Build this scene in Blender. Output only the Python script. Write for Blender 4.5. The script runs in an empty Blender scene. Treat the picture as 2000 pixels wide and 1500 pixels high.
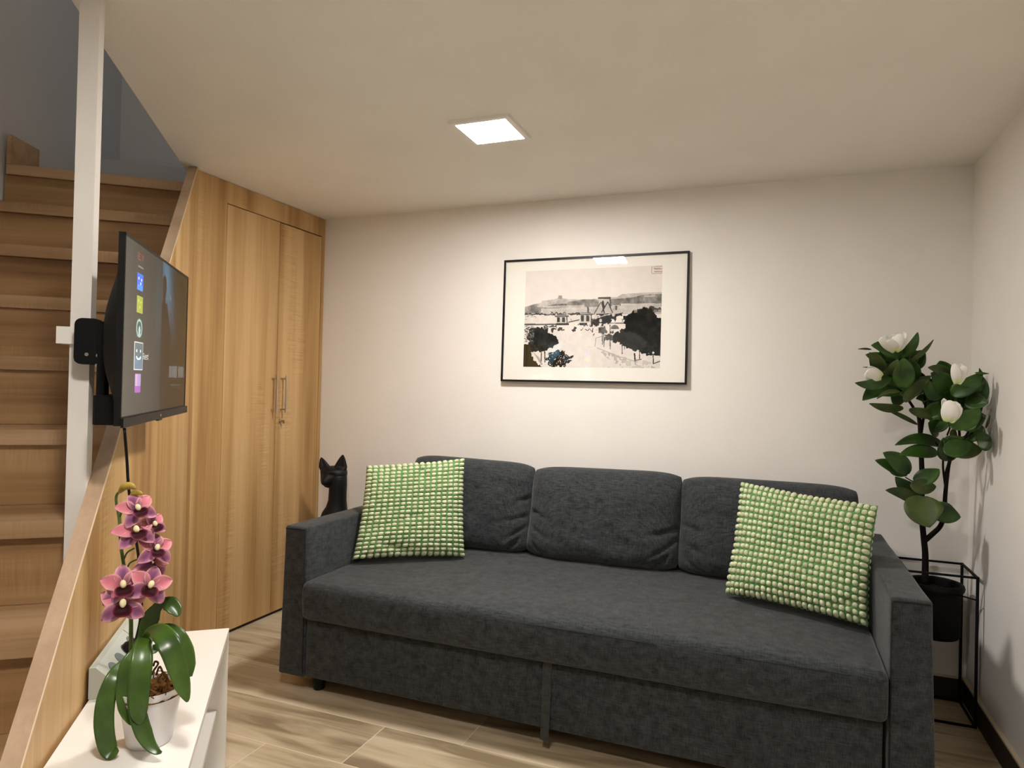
import bpy, bmesh, math, random
import numpy as np
from mathutils import Vector, Matrix, noise

# ------------------------------------------------------------------ camera
scene = bpy.context.scene
F = 1319.73
CAM = Vector((2.4799, -3.2621, 1.2264))
YAW, PITCH, ROLL = -0.37521, 0.00867, 0.02364
fw = Vector((math.sin(YAW) * math.cos(PITCH), math.cos(YAW) * math.cos(PITCH), math.sin(PITCH)))
rt = Vector((math.cos(YAW), -math.sin(YAW), 0))
up = rt.cross(fw)
rt, up = math.cos(ROLL) * rt + math.sin(ROLL) * up, -math.sin(ROLL) * rt + math.cos(ROLL) * up
cam_data = bpy.data.cameras.new('camera')
cam = bpy.data.objects.new('camera', cam_data)
scene.collection.objects.link(cam)
cam_data.sensor_width = 36
cam_data.lens = F / 2000 * 36
cam_data.clip_start = 0.05
m = Matrix((rt, up, -fw)).transposed().to_4x4()
m.translation = CAM
cam.matrix_world = m
scene.camera = cam

# ------------------------------------------------------------------ world, exposure, lamp strengths
world = bpy.data.worlds.new('world')
scene.world = world
world.use_nodes = True
world.node_tree.nodes['Background'].inputs[0].default_value = (0.8, 0.85, 1, 1)
world.node_tree.nodes['Background'].inputs[1].default_value = 0.05
scene.view_settings.view_transform = 'Standard'
scene.view_settings.look = 'None'
scene.view_settings.gamma = 1
scene.view_settings.exposure = 2.22
scene.view_settings.use_curve_mapping = False
LAMP_COLOR = (1.0, 0.955, 0.90)
LAMP_MAIN = 56.0
LAMP_SECOND = 46.0
STAIR_FILL = 1.5

# ------------------------------------------------------------------ constants of the room
W, H = 3.214, 2.197
A = math.radians(38.9)
S = Vector((math.sin(A), -math.cos(A), 0))      # down the stairs
N = Vector((math.cos(A), math.sin(A), 0))       # from the stairs into the room
C0 = Vector((0, -0.93, 0))


def tw(t, w, z=0.0):
    return C0 + S * t - N * w + Vector((0, 0, z))


def at(u, v, d):
    """the point d metres deep along the view through pixel (u, v) of the 2000x1500 frame"""
    return CAM + d * (fw + rt * ((u - 1000) / F) + up * ((750 - v) / F))


rng = random.Random(5)

# ------------------------------------------------------------------ materials
MATS = {}


def new_mat(name):
    m = bpy.data.materials.new(name)
    m.use_nodes = True
    MATS[name] = m
    nt = m.node_tree
    return m, nt, nt.nodes['Principled BSDF']


def plain(name, col, rough=0.5, metal=0.0, spec=0.5, noise_amt=0.0, scale=30.0, bump=0.0, bscale=200.0):
    m, nt, b = new_mat(name)
    b.inputs['Base Color'].default_value = (*col, 1)
    b.inputs['Roughness'].default_value = rough
    b.inputs['Metallic'].default_value = metal
    b.inputs['Specular IOR Level'].default_value = spec
    tc = nt.nodes.new('ShaderNodeTexCoord')
    if noise_amt:
        n = nt.nodes.new('ShaderNodeTexNoise')
        n.inputs['Scale'].default_value = scale
        n.inputs['Detail'].default_value = 4
        nt.links.new(tc.outputs['Object'], n.inputs['Vector'])
        r = nt.nodes.new('ShaderNodeValToRGB')
        r.color_ramp.elements[0].position = 0.3
        r.color_ramp.elements[1].position = 0.7
        r.color_ramp.elements[0].color = (*[max(0, c * (1 - noise_amt)) for c in col], 1)
        r.color_ramp.elements[1].color = (*[min(1, c * (1 + noise_amt)) for c in col], 1)
        nt.links.new(n.outputs['Fac'], r.inputs['Fac'])
        nt.links.new(r.outputs['Color'], b.inputs['Base Color'])
    if bump:
        n = nt.nodes.new('ShaderNodeTexNoise')
        n.inputs['Scale'].default_value = bscale
        n.inputs['Detail'].default_value = 3
        nt.links.new(tc.outputs['Object'], n.inputs['Vector'])
        bp = nt.nodes.new('ShaderNodeBump')
        bp.inputs['Strength'].default_value = bump
        bp.inputs['Distance'].default_value = 0.002
        nt.links.new(n.outputs['Fac'], bp.inputs['Height'])
        nt.links.new(bp.outputs['Normal'], b.inputs['Normal'])
    return m


def wood(name, grain, c_dark, c_mid, c_light, offset=(0, 0, 0), rough=0.45):
    """oak laminate; grain is the axis (0, 1, 2) the fibres run along"""
    m, nt, b = new_mat(name)
    L = nt.links.new
    tc = nt.nodes.new('ShaderNodeTexCoord')

    def nz(sc_along, sc_across, detail, rough_=0.55, dist=0.0):
        mp = nt.nodes.new('ShaderNodeMapping')
        s = [sc_across] * 3
        s[grain] = sc_along
        mp.inputs['Scale'].default_value = s
        mp.inputs['Location'].default_value = offset
        n = nt.nodes.new('ShaderNodeTexNoise')
        n.inputs['Scale'].default_value = 1
        n.inputs['Detail'].default_value = detail
        n.inputs['Roughness'].default_value = rough_
        n.inputs['Distortion'].default_value = dist
        L(tc.outputs['Object'], mp.inputs['Vector'])
        L(mp.outputs['Vector'], n.inputs['Vector'])
        return n.outputs['Fac']
    broad = nz(0.35, 7.0, 2, 0.5, 0.2)
    fine = nz(1.6, 60.0, 5, 0.65, 0.4)
    fleck = nz(140.0, 9.0, 2, 0.5)
    patch = nz(1.6, 6.0, 2)

    def mth(op, a, bb):
        n = nt.nodes.new('ShaderNodeMath')
        n.operation = op
        for i, x in enumerate((a, bb)):
            if hasattr(x, 'links'):
                L(x, n.inputs[i])
            else:
                n.inputs[i].default_value = x
        return n.outputs[0]
    v = mth('ADD', mth('SUBTRACT', mth('MULTIPLY', broad, 1.1), 0.12), mth('MULTIPLY', fine, 0.35))
    pm = nt.nodes.new('ShaderNodeMapRange')
    pm.inputs[1].default_value = 0.56
    pm.inputs[2].default_value = 0.72
    L(patch, pm.inputs[0])
    v = mth('ADD', v, mth('MULTIPLY', mth('MULTIPLY', mth('SUBTRACT', fleck, 0.5), pm.outputs[0]), 0.55))
    r = nt.nodes.new('ShaderNodeValToRGB')
    e = r.color_ramp.elements
    e[0].position = 0.40
    e[0].color = (*c_dark, 1)
    e[1].position = 0.80
    e[1].color = (*c_light, 1)
    k = e.new(0.58)
    k.color = (*c_mid, 1)
    L(v, r.inputs['Fac'])
    L(r.outputs['Color'], b.inputs['Base Color'])
    b.inputs['Roughness'].default_value = rough
    b.inputs['Specular IOR Level'].default_value = 0.35
    bp = nt.nodes.new('ShaderNodeBump')
    bp.inputs['Strength'].default_value = 0.15
    bp.inputs['Distance'].default_value = 0.001
    L(fine, bp.inputs['Height'])
    L(bp.outputs['Normal'], b.inputs['Normal'])
    return m


def fabric(name, col, var=0.35, scale=1.0):
    """slubby linen weave: threads both ways, light and dark"""
    m, nt, b = new_mat(name)
    L = nt.links.new
    tc = nt.nodes.new('ShaderNodeTexCoord')
    outs = []
    for s in ((26, 26, 300), (300, 26, 40), (26, 300, 26)):
        mp = nt.nodes.new('ShaderNodeMapping')
        mp.inputs['Scale'].default_value = [x * scale for x in s]
        n = nt.nodes.new('ShaderNodeTexNoise')
        n.inputs['Scale'].default_value = 1
        n.inputs['Detail'].default_value = 2
        L(tc.outputs['Object'], mp.inputs['Vector'])
        L(mp.outputs['Vector'], n.inputs['Vector'])
        outs.append(n.outputs['Fac'])
    a1 = nt.nodes.new('ShaderNodeMath')
    L(outs[0], a1.inputs[0])
    L(outs[1], a1.inputs[1])
    a2 = nt.nodes.new('ShaderNodeMath')
    L(a1.outputs[0], a2.inputs[0])
    L(outs[2], a2.inputs[1])
    r = nt.nodes.new('ShaderNodeMapRange')
    r.inputs[1].default_value = 1.1
    r.inputs[2].default_value = 1.9
    r.inputs[3].default_value = 1 - var
    r.inputs[4].default_value = 1 + var
    L(a2.outputs[0], r.inputs[0])
    mx = nt.nodes.new('ShaderNodeVectorMath')
    mx.operation = 'SCALE'
    mx.inputs[0].default_value = col
    L(r.outputs[0], mx.inputs['Scale'])
    L(mx.outputs[0], b.inputs['Base Color'])
    b.inputs['Roughness'].default_value = 0.9
    b.inputs['Specular IOR Level'].default_value = 0.2
    b.inputs['Sheen Weight'].default_value = 0.15
    b.inputs['Sheen Roughness'].default_value = 0.5
    bp = nt.nodes.new('ShaderNodeBump')
    bp.inputs['Strength'].default_value = 0.5
    bp.inputs['Distance'].default_value = 0.0012
    L(a2.outputs[0], bp.inputs['Height'])
    L(bp.outputs['Normal'], b.inputs['Normal'])
    return m


def attr_mat(name, rough=0.5, emit=0.0, trans=0.0, spec=0.5, base=1.0):
    m, nt, b = new_mat(name)
    a = nt.nodes.new('ShaderNodeAttribute')
    a.attribute_name = 'Col'
    b.inputs['Roughness'].default_value = rough
    b.inputs['Specular IOR Level'].default_value = spec
    if emit:
        b.inputs['Base Color'].default_value = (0.012, 0.012, 0.014, 1)
        nt.links.new(a.outputs['Color'], b.inputs['Emission Color'])
        b.inputs['Emission Strength'].default_value = emit
    else:
        nt.links.new(a.outputs['Color'], b.inputs['Base Color'])
    if trans:
        b.inputs['Subsurface Weight'].default_value = trans
        b.inputs['Subsurface Radius'].default_value = (0.01, 0.005, 0.005)
        b.inputs['Subsurface Scale'].default_value = 0.3
    return m


def emitter(name, col, s):
    m, nt, b = new_mat(name)
    b.inputs['Base Color'].default_value = (0.8, 0.8, 0.8, 1)
    b.inputs['Emission Color'].default_value = (*col, 1)
    b.inputs['Emission Strength'].default_value = s
    return m


def leafy(name, c1, c2, rough=0.35, spec=0.5, scale=25):
    m, nt, b = new_mat(name)
    L = nt.links.new
    tc = nt.nodes.new('ShaderNodeTexCoord')
    n = nt.nodes.new('ShaderNodeTexNoise')
    n.inputs['Scale'].default_value = scale
    n.inputs['Detail'].default_value = 3
    L(tc.outputs['Object'], n.inputs['Vector'])
    r = nt.nodes.new('ShaderNodeValToRGB')
    r.color_ramp.elements[0].position = 0.35
    r.color_ramp.elements[1].position = 0.65
    r.color_ramp.elements[0].color = (*c1, 1)
    r.color_ramp.elements[1].color = (*c2, 1)
    L(n.outputs['Fac'], r.inputs['Fac'])
    L(r.outputs['Color'], b.inputs['Base Color'])
    b.inputs['Roughness'].default_value = rough
    b.inputs['Specular IOR Level'].default_value = spec
    return m


def floor_mat():
    m, nt, b = new_mat('wood_look_tile')
    L = nt.links.new
    tc = nt.nodes.new('ShaderNodeTexCoord')
    sep = nt.nodes.new('ShaderNodeSeparateXYZ')
    L(tc.outputs['Object'], sep.inputs[0])

    def mth(op, a, bb=None, c=None):
        n = nt.nodes.new('ShaderNodeMath')
        n.operation = op
        for i, x in enumerate((a, bb, c)):
            if x is None:
                continue
            if hasattr(x, 'links'):
                L(x, n.inputs[i])
            else:
                n.inputs[i].default_value = x
        return n.outputs[0]
    RW, RL = 0.262, 1.2
    yy = mth('DIVIDE', mth('ADD', sep.outputs['Y'], 1.14 + 0.262 * 40), RW)
    row = mth('FLOOR', yy)
    fy = mth('SUBTRACT', yy, row)
    # each row is shifted by 0.308 m against its neighbour: seams at x = 1.183, 0.875 ...
    xx = mth('DIVIDE', mth('ADD', sep.outputs['X'], mth('ADD', mth('MULTIPLY', mth('SUBTRACT', 39.0, row), 0.308), 12.0 - 1.183)), RL)
    colm = mth('FLOOR', xx)
    fx = mth('SUBTRACT', xx, colm)
    g = 0.0016
    gy = mth('GREATER_THAN', mth('ABSOLUTE', mth('SUBTRACT', fy, 0.5)), 0.5 - g / RW)
    gx = mth('GREATER_THAN', mth('ABSOLUTE', mth('SUBTRACT', fx, 0.5)), 0.5 - g / RL)
    grout = mth('MAXIMUM', gx, gy)
    wn = nt.nodes.new('ShaderNodeTexWhiteNoise')
    wn.noise_dimensions = '2D'
    cb = nt.nodes.new('ShaderNodeCombineXYZ')
    L(row, cb.inputs[0])
    L(colm, cb.inputs[1])
    L(cb.outputs[0], wn.inputs['Vector'])
    mp = nt.nodes.new('ShaderNodeMapping')
    mp.inputs['Scale'].default_value = (2.0, 16, 1)
    av = nt.nodes.new('ShaderNodeVectorMath')
    av.operation = 'ADD'
    off = nt.nodes.new('ShaderNodeVectorMath')
    off.operation = 'SCALE'
    off.inputs['Scale'].default_value = 9.0
    L(wn.outputs['Color'], off.inputs[0])
    L(tc.outputs['Object'], av.inputs[0])
    L(off.outputs[0], av.inputs[1])
    L(av.outputs[0], mp.inputs['Vector'])
    n = nt.nodes.new('ShaderNodeTexNoise')
    n.inputs['Scale'].default_value = 1
    n.inputs['Detail'].default_value = 4
    n.inputs['Distortion'].default_value = 0.6
    L(mp.outputs['Vector'], n.inputs['Vector'])
    v = mth('ADD', mth('MULTIPLY', n.outputs['Fac'], 0.9), mth('MULTIPLY', wn.outputs['Value'], 0.16))
    r = nt.nodes.new('ShaderNodeValToRGB')
    e = r.color_ramp.elements
    e[0].position = 0.32
    e[0].color = (0.235, 0.175, 0.105, 1)
    e[1].position = 0.78
    e[1].color = (0.66, 0.56, 0.42, 1)
    k = e.new(0.5)
    k.color = (0.46, 0.37, 0.245, 1)
    L(v, r.inputs['Fac'])
    mix = nt.nodes.new('ShaderNodeMix')
    mix.data_type = 'RGBA'
    L(grout, mix.inputs['Factor'])
    L(r.outputs['Color'], mix.inputs['A'])
    mix.inputs['B'].default_value = (0.68, 0.58, 0.43, 1)
    L(mix.outputs['Result'], b.inputs['Base Color'])
    b.inputs['Roughness'].default_value = 0.5
    b.inputs['Specular IOR Level'].default_value = 0.35
    return m


M = {}
M['wall'] = plain('wall_paint', (0.84, 0.805, 0.765), 0.85, noise_amt=0.02, scale=3, bump=0.25, bscale=90)
M['ceiling'] = plain('ceiling_paint', (0.88, 0.85, 0.79), 0.9, noise_amt=0.02, scale=3, bump=0.25, bscale=90)
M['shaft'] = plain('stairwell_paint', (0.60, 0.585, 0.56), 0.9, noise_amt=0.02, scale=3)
M['floor'] = floor_mat()
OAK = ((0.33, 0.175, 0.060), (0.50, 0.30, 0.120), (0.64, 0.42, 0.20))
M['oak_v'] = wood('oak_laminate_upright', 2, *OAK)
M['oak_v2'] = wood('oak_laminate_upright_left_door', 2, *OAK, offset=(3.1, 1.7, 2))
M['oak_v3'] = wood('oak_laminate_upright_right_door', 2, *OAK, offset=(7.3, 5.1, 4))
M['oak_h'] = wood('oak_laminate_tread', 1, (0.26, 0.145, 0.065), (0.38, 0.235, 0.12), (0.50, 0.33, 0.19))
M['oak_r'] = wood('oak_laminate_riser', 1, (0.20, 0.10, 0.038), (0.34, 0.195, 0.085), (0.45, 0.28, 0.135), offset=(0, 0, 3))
M['oak_edge'] = wood('oak_edging', 0, (0.42, 0.28, 0.18), (0.50, 0.35, 0.23), (0.58, 0.42, 0.29))
M['edge_light'] = plain('pale_edging', (0.78, 0.60, 0.42), 0.5)
M['dark_gap'] = plain('dark_gap', (0.03, 0.018, 0.01), 0.9)
M['white_paint'] = plain('white_paint', (0.80, 0.76, 0.71), 0.45, noise_amt=0.02, scale=8, bump=0.15, bscale=60)
M['white_laminate'] = plain('white_laminate', (0.84, 0.81, 0.76), 0.35)
M['grey_paint'] = plain('grey_trim_paint', (0.42, 0.43, 0.43), 0.6)
M['sofa'] = fabric('charcoal_linen', (0.032, 0.036, 0.039), 0.65, 1.2)
M['piping'] = plain('charcoal_seam', (0.006, 0.0065, 0.007), 0.9)
M['strap'] = fabric('charcoal_strap', (0.040, 0.043, 0.041), scale=1.5)
M['black_plastic'] = plain('black_plastic', (0.005, 0.005, 0.0055), 0.4, spec=0.25)
M['black_matt'] = plain('black_matt', (0.004, 0.004, 0.004), 0.65, spec=0.15)
M['black_ceramic'] = plain('black_ceramic', (0.005, 0.0055, 0.0065), 0.5, spec=0.25)
M['steel'] = plain('brushed_steel', (0.52, 0.48, 0.42), 0.35, metal=1.0)
M['lock'] = plain('brass_lock', (0.50, 0.42, 0.28), 0.35, metal=1.0)
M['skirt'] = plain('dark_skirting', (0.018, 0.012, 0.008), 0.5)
M['skirt_lit_top'] = plain('lit_skirting_top', (0.62, 0.52, 0.38), 0.6)  # light caught along the skirting's top edge, painted as a paler strip
M['mat_board'] = plain('mat_board', (0.80, 0.775, 0.71), 0.8)
M['print'] = attr_mat('bridge_print', 0.75, spec=0.1)
M['screen'] = attr_mat('screen', 0.16, emit=0.55, spec=0.5)
# a liquid-crystal panel is far brighter seen straight on than from the side
_nt = M['screen'].node_tree
_lw = _nt.nodes.new('ShaderNodeLayerWeight')
_lw.inputs['Blend'].default_value = 0.5
_mr = _nt.nodes.new('ShaderNodeMapRange')
for _i, _v in ((1, 0.45), (2, 0.80), (3, 3.5), (4, 0.125)):
    _mr.inputs[_i].default_value = _v
_nt.links.new(_lw.outputs['Facing'], _mr.inputs[0])
_nt.links.new(_mr.outputs[0], _nt.nodes['Principled BSDF'].inputs['Emission Strength'])
_nt.nodes['Principled BSDF'].inputs['Base Color'].default_value = (0.004, 0.004, 0.004, 1)
_nt.nodes['Principled BSDF'].inputs['Specular IOR Level'].default_value = 0.12
M['pot'] = plain('white_ceramic', (0.80, 0.78, 0.80), 0.3)
M['petal'] = attr_mat('orchid_petal', 0.6, trans=0.0, spec=0.12)
M['moss'] = leafy('brown_moss', (0.07, 0.03, 0.01), (0.22, 0.10, 0.03), 0.9, 0.1, 150)
M['stem'] = leafy('green_stem', (0.06, 0.10, 0.02), (0.13, 0.18, 0.04), 0.5, 0.4)
M['bud'] = leafy('yellow_bud', (0.25, 0.17, 0.02), (0.45, 0.32, 0.05), 0.5, 0.4, 40)
M['oleaf'] = leafy('orchid_leaf', (0.026, 0.062, 0.006), (0.060, 0.125, 0.014), 0.3, 0.5, 14)
M['mleaf'] = leafy('magnolia_leaf', (0.009, 0.030, 0.003), (0.034, 0.100, 0.008), 0.45, 0.45, 14)
M['mleaf2'] = leafy('magnolia_leaf_under', (0.03, 0.05, 0.012), (0.07, 0.10, 0.025), 0.5, 0.3, 14)
M['bark'] = plain('dark_bark', (0.008, 0.005, 0.004), 0.8, spec=0.15, noise_amt=0.4, scale=60, bump=0.5, bscale=80)
M['bloom'] = attr_mat('magnolia_bloom', 0.55, spec=0.3)
M['socket_grey'] = plain('pale_grey_plastic', (0.50, 0.53, 0.48), 0.5)
M['socket_blue'] = plain('blue_grey_plastic', (0.16, 0.18, 0.18), 0.5)
M['nub'] = plain('cream_green_wool', (0.57, 0.60, 0.40), 0.9, spec=0.1, noise_amt=0.22, scale=45)
M['nub_base'] = plain('green_woven_cotton', (0.11, 0.25, 0.085), 0.95, spec=0.1, noise_amt=0.2, scale=120)

# ------------------------------------------------------------------ mesh helpers
COL = scene.collection


class MB:
    """collects geometry, then links it as one mesh object"""

    def __init__(self):
        self.v, self.f, self.mi, self.c = [], [], [], []

    def add(self, verts, faces, mi=0, col=None):
        n = len(self.v)
        self.v += [Vector(p) for p in verts]
        self.f += [tuple(i + n for i in f) for f in faces]
        self.mi += [mi] * len(faces)
        if col is not None:
            self.c += list(col)
        return self

    def box(self, x0, x1, y0, y1, z0, z1, mi=0):
        vs = [(x, y, z) for z in (z0, z1) for y in (y0, y1) for x in (x0, x1)]
        return self.add(vs, [(0, 2, 3, 1), (4, 5, 7, 6), (0, 1, 5, 4), (1, 3, 7, 5), (3, 2, 6, 7), (2, 0, 4, 6)], mi)

    def rbox(self, x0, x1, y0, y1, z0, z1, r=0.005, seg=2, mi=0):
        bm = bmesh.new()
        bmesh.ops.create_cube(bm, size=1)
        bmesh.ops.scale(bm, vec=(x1 - x0, y1 - y0, z1 - z0), verts=bm.verts)
        bmesh.ops.translate(bm, vec=((x0 + x1) / 2, (y0 + y1) / 2, (z0 + z1) / 2), verts=bm.verts)
        bmesh.ops.bevel(bm, geom=list(bm.edges) + list(bm.verts), offset=r, segments=seg, profile=0.5, affect='EDGES')
        bm.verts.index_update()
        self.add([v.co.copy() for v in bm.verts], [tuple(v.index for v in f.verts) for f in bm.faces], mi)
        bm.free()
        return self

    def prism(self, pts, z0, z1, mi=0):
        """polygon pts (x, y) extruded along z"""
        n = len(pts)
        vs = [(x, y, z0) for x, y in pts] + [(x, y, z1) for x, y in pts]
        fs = [tuple(range(n))[::-1], tuple(range(n, 2 * n))] + [(i, (i + 1) % n, n + (i + 1) % n, n + i) for i in range(n)]
        return self.add(vs, fs, mi)

    def loft(self, a, b, mi=0):
        """two matching polygons joined into a solid"""
        n = len(a)
        fs = [tuple(range(n))[::-1], tuple(range(n, 2 * n))] + [(i, (i + 1) % n, n + (i + 1) % n, n + i) for i in range(n)]
        return self.add(list(a) + list(b), fs, mi)

    def tube(self, pts, rad, seg=8, mi=0, closed=False):
        pts = [Vector(p) for p in pts]
        n = len(pts)
        rads = rad if isinstance(rad, (list, tuple)) else [rad] * n
        vs = []
        prev = None
        for i, p in enumerate(pts):
            if closed:
                d = (pts[(i + 1) % n] - pts[i - 1]).normalized()
            else:
                d = (pts[min(i + 1, n - 1)] - pts[max(i - 1, 0)]).normalized()
            if prev is None:
                a = Vector((0, 0, 1)) if abs(d.z) < 0.9 else Vector((1, 0, 0))
                u = d.cross(a).normalized()
            else:
                u = (prev - d * prev.dot(d)).normalized()
            prev = u
            w = d.cross(u)
            for k in range(seg):
                an = 2 * math.pi * k / seg
                vs.append(p + rads[i] * (u * math.cos(an) + w * math.sin(an)))
        fs = []
        for i in range(n if closed else n - 1):
            j = (i + 1) % n
            for k in range(seg):
                fs.append((i * seg + k, i * seg + (k + 1) % seg, j * seg + (k + 1) % seg, j * seg + k))
        if not closed:
            fs.append(tuple(range(seg))[::-1])
            fs.append(tuple(range((n - 1) * seg, n * seg)))
        return self.add(vs, fs, mi)

    def lathe(self, prof, cx=0, cy=0, seg=32, mi=0, cap_bottom=True, cap_top=False):
        vs = [(cx + r * math.cos(2 * math.pi * k / seg), cy + r * math.sin(2 * math.pi * k / seg), z) for r, z in prof for k in range(seg)]
        fs = [(i * seg + k, i * seg + (k + 1) % seg, (i + 1) * seg + (k + 1) % seg, (i + 1) * seg + k) for i in range(len(prof) - 1) for k in range(seg)]
        if cap_bottom:
            fs.append(tuple(range(seg))[::-1])
        if cap_top:
            fs.append(tuple(range((len(prof) - 1) * seg, len(prof) * seg)))
        return self.add(vs, fs, mi)

    def grid(self, fn, nu, nv, mi=0, colfn=None, flip=False):
        vs = [fn(i / nu, j / nv) for j in range(nv + 1) for i in range(nu + 1)]
        fs = [(j * (nu + 1) + i, j * (nu + 1) + i + 1, (j + 1) * (nu + 1) + i + 1, (j + 1) * (nu + 1) + i) for j in range(nv) for i in range(nu)]
        if flip:
            fs = [f[::-1] for f in fs]
        cs = [colfn(i / nu, j / nv) for j in range(nv + 1) for i in range(nu + 1)] if colfn else None
        return self.add(vs, fs, mi, cs)

    def build(self, name, mats, parent=None, smooth=False, origin=None, rotz=0.0, auto=None, world=True):
        """verts are world coordinates (or local to the origin when world is False)"""
        me = bpy.data.meshes.new(name)
        o = bpy.data.objects.new(name, me)
        COL.objects.link(o)
        mats = mats if isinstance(mats, (list, tuple)) else [mats]
        for mt in mats:
            me.materials.append(mt)
        if origin is None:
            origin = Vector((0, 0, 0))
        Mo = Matrix.Translation(origin) @ Matrix.Rotation(rotz, 4, 'Z')
        inv = Mo.inverted()
        vs = [inv @ v for v in self.v] if world else self.v
        me.from_pydata([tuple(v) for v in vs], [], self.f)
        me.polygons.foreach_set('material_index', self.mi)
        if self.c and len(self.c) == len(self.v):
            ca = me.color_attributes.new('Col', 'FLOAT_COLOR', 'POINT')
            flat = []
            for c in self.c:
                flat += [c[0], c[1], c[2], 1.0]
            ca.data.foreach_set('color', flat)
        me.validate()
        bm = bmesh.new()
        bm.from_mesh(me)
        bmesh.ops.recalc_face_normals(bm, faces=bm.faces)
        bm.to_mesh(me)
        bm.free()
        if smooth:
            me.polygons.foreach_set('use_smooth', [True] * len(me.polygons))
            if auto:
                me.set_sharp_from_angle(angle=math.radians(auto))
        me.update()
        if parent is not None:
            o.parent = parent
            o.matrix_parent_inverse = Matrix.Identity(4)
            o.matrix_basis = parent.matrix_world.inverted() @ Mo if hasattr(parent, 'matrix_world') else Mo
        else:
            o.matrix_basis = Mo
        if parent is not None:
            # matrix_world of freshly made parents is not evaluated yet; compute from their basis
            pm = parent.matrix_basis.copy()
            q = parent.parent
            while q is not None:
                pm = q.matrix_basis @ pm
                q = q.parent
            o.matrix_basis = pm.inverted() @ Mo
        return o


def thing(name, label, cat, loc=(0, 0, 0), rotz=0.0, group=None):
    o = bpy.data.objects.new(name, None)
    COL.objects.link(o)
    o.empty_display_size = 0.05
    o.matrix_basis = Matrix.Translation(Vector(loc)) @ Matrix.Rotation(rotz, 4, 'Z')
    return tag(o, label, cat, group)


def tag(o, label, cat, group=None):
    o['label'] = label
    o['category'] = cat
    if group:
        o['group'] = group
    return o


def struct(o):
    o['kind'] = 'structure'
    return o


def note(o, label):
    o['label'] = label
    return o


STAIR_ROT = A - math.pi / 2                      # local x runs down the stairs, local y is -w


def tbox(mb, t0, t1, w0, w1, z0, z1, mi=0):
    """box in stair coordinates, given in world space"""
    vs = [tw(t, w, z) for z in (z0, z1) for w in (w0, w1) for t in (t0, t1)]
    return mb.add(vs, [(0, 2, 3, 1), (4, 5, 7, 6), (0, 1, 5, 4), (1, 3, 7, 5), (3, 2, 6, 7), (2, 0, 4, 6)], mi)


def spline(pts, n=8):
    """Catmull-Rom through pts"""
    pts = [Vector(p) for p in pts]
    P = [2 * pts[0] - pts[1]] + pts + [2 * pts[-1] - pts[-2]]
    out = []
    for i in range(1, len(P) - 2):
        for k in range(n):
            t = k / n
            a, b, c, d = P[i - 1], P[i], P[i + 1], P[i + 2]
            out.append(0.5 * ((2 * b) + (c - a) * t + (2 * a - 5 * b + 4 * c - d) * t * t + (3 * b - a - 3 * c + d) * t ** 3))
    out.append(pts[-1])
    return out


# ------------------------------------------------------------------ the room
TE = 4.25                                        # how far the diagonal wall runs
LW = 0.76                                        # the stairs' left wall
TW_ = 0.75                                       # below this t the wall turns parallel to the flight
GW = 0.238


def wl(t):
    return LW + GW * (min(max(t, -0.05), TW_) + 0.05)


pA, pB = tw(-0.05, LW), tw(TE, wl(9))
far_corner = Vector((-0.992, -0.542, 0))
TOP = 4.2
YB = -5.0
XB = 2.2


def slab(name, pts, z0, z1, mat):
    return struct(MB().prism([(p[0], p[1]) for p in pts], z0, z1).build(name, mat))


def wall(name, a, b, z0, z1, mat, th=0.1, side=1):
    a, b = Vector((a[0], a[1], 0)), Vector((b[0], b[1], 0))
    d = (b - a).normalized()
    n = Vector((-d.y, d.x, 0)) * side * th
    return struct(MB().prism([(a.x, a.y), (b.x, b.y), ((b + n).x, (b + n).y), ((a + n).x, (a + n).y)], z0, z1).build(name, mat))


slab('floor', [(-1.2, 0.1), (W + 0.1, 0.1), (W + 0.1, YB - 0.1), (1.2, YB - 0.1), (-1.2, -2.0)], -0.1, 0.0, M['floor'])
wall('wall_back', (-0.02, 0), (W + 0.1, 0), 0, H, M['wall'], 0.1, 1)
wall('wall_right', (W, 0), (W, YB), 0, H, M['wall'], 0.1, 1)
wall('wall_front', (W + 0.1, YB), (1.0, YB), 0, H, M['wall'], 0.1, 1)
pM = tw(TW_, wl(TW_))
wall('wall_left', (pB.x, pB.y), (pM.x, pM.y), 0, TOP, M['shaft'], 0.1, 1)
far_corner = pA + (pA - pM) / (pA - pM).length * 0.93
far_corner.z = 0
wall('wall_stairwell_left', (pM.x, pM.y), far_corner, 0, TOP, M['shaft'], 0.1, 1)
far_mid = far_corner + Vector((0.9, 0.43, 0)) * 0.70
far_right = far_corner + Vector((0.9, 0.43, 0)) * 1.45
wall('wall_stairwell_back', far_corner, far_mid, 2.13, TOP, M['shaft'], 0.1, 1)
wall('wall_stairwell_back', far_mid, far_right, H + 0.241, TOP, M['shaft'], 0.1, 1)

# ceiling with the opening for the stairs
e0, e1 = Vector((0.054, -1.102, 0)), Vector((0.779, -2.082, 0))
ed = (e1 - e0).normalized()
eA, eB = e0 - ed * 0.22, e0 + ed * 3.1
k = tw(2.9, wl(9))
cpts = [(0 - 0.35, 0.1), (W + 0.1, 0.1), (W + 0.1, YB - 0.1), (1.2, YB - 0.1), (k.x - 0.05, k.y), (eB.x, eB.y), (eA.x, eA.y)]
slab('ceiling', cpts, H, H + 0.24, M['ceiling'])
# the upper storey seen through the opening
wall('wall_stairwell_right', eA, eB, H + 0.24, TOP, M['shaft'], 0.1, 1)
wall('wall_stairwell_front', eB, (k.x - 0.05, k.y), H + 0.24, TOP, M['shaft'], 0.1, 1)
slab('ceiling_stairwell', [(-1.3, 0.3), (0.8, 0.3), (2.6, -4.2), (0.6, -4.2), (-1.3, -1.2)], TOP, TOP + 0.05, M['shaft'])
mb = MB()
tbox(mb, -0.52, -0.50, 0.02, 0.90, 2.20, 2.345)
struct(mb.build('trim_1', M['grey_paint']))

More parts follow.
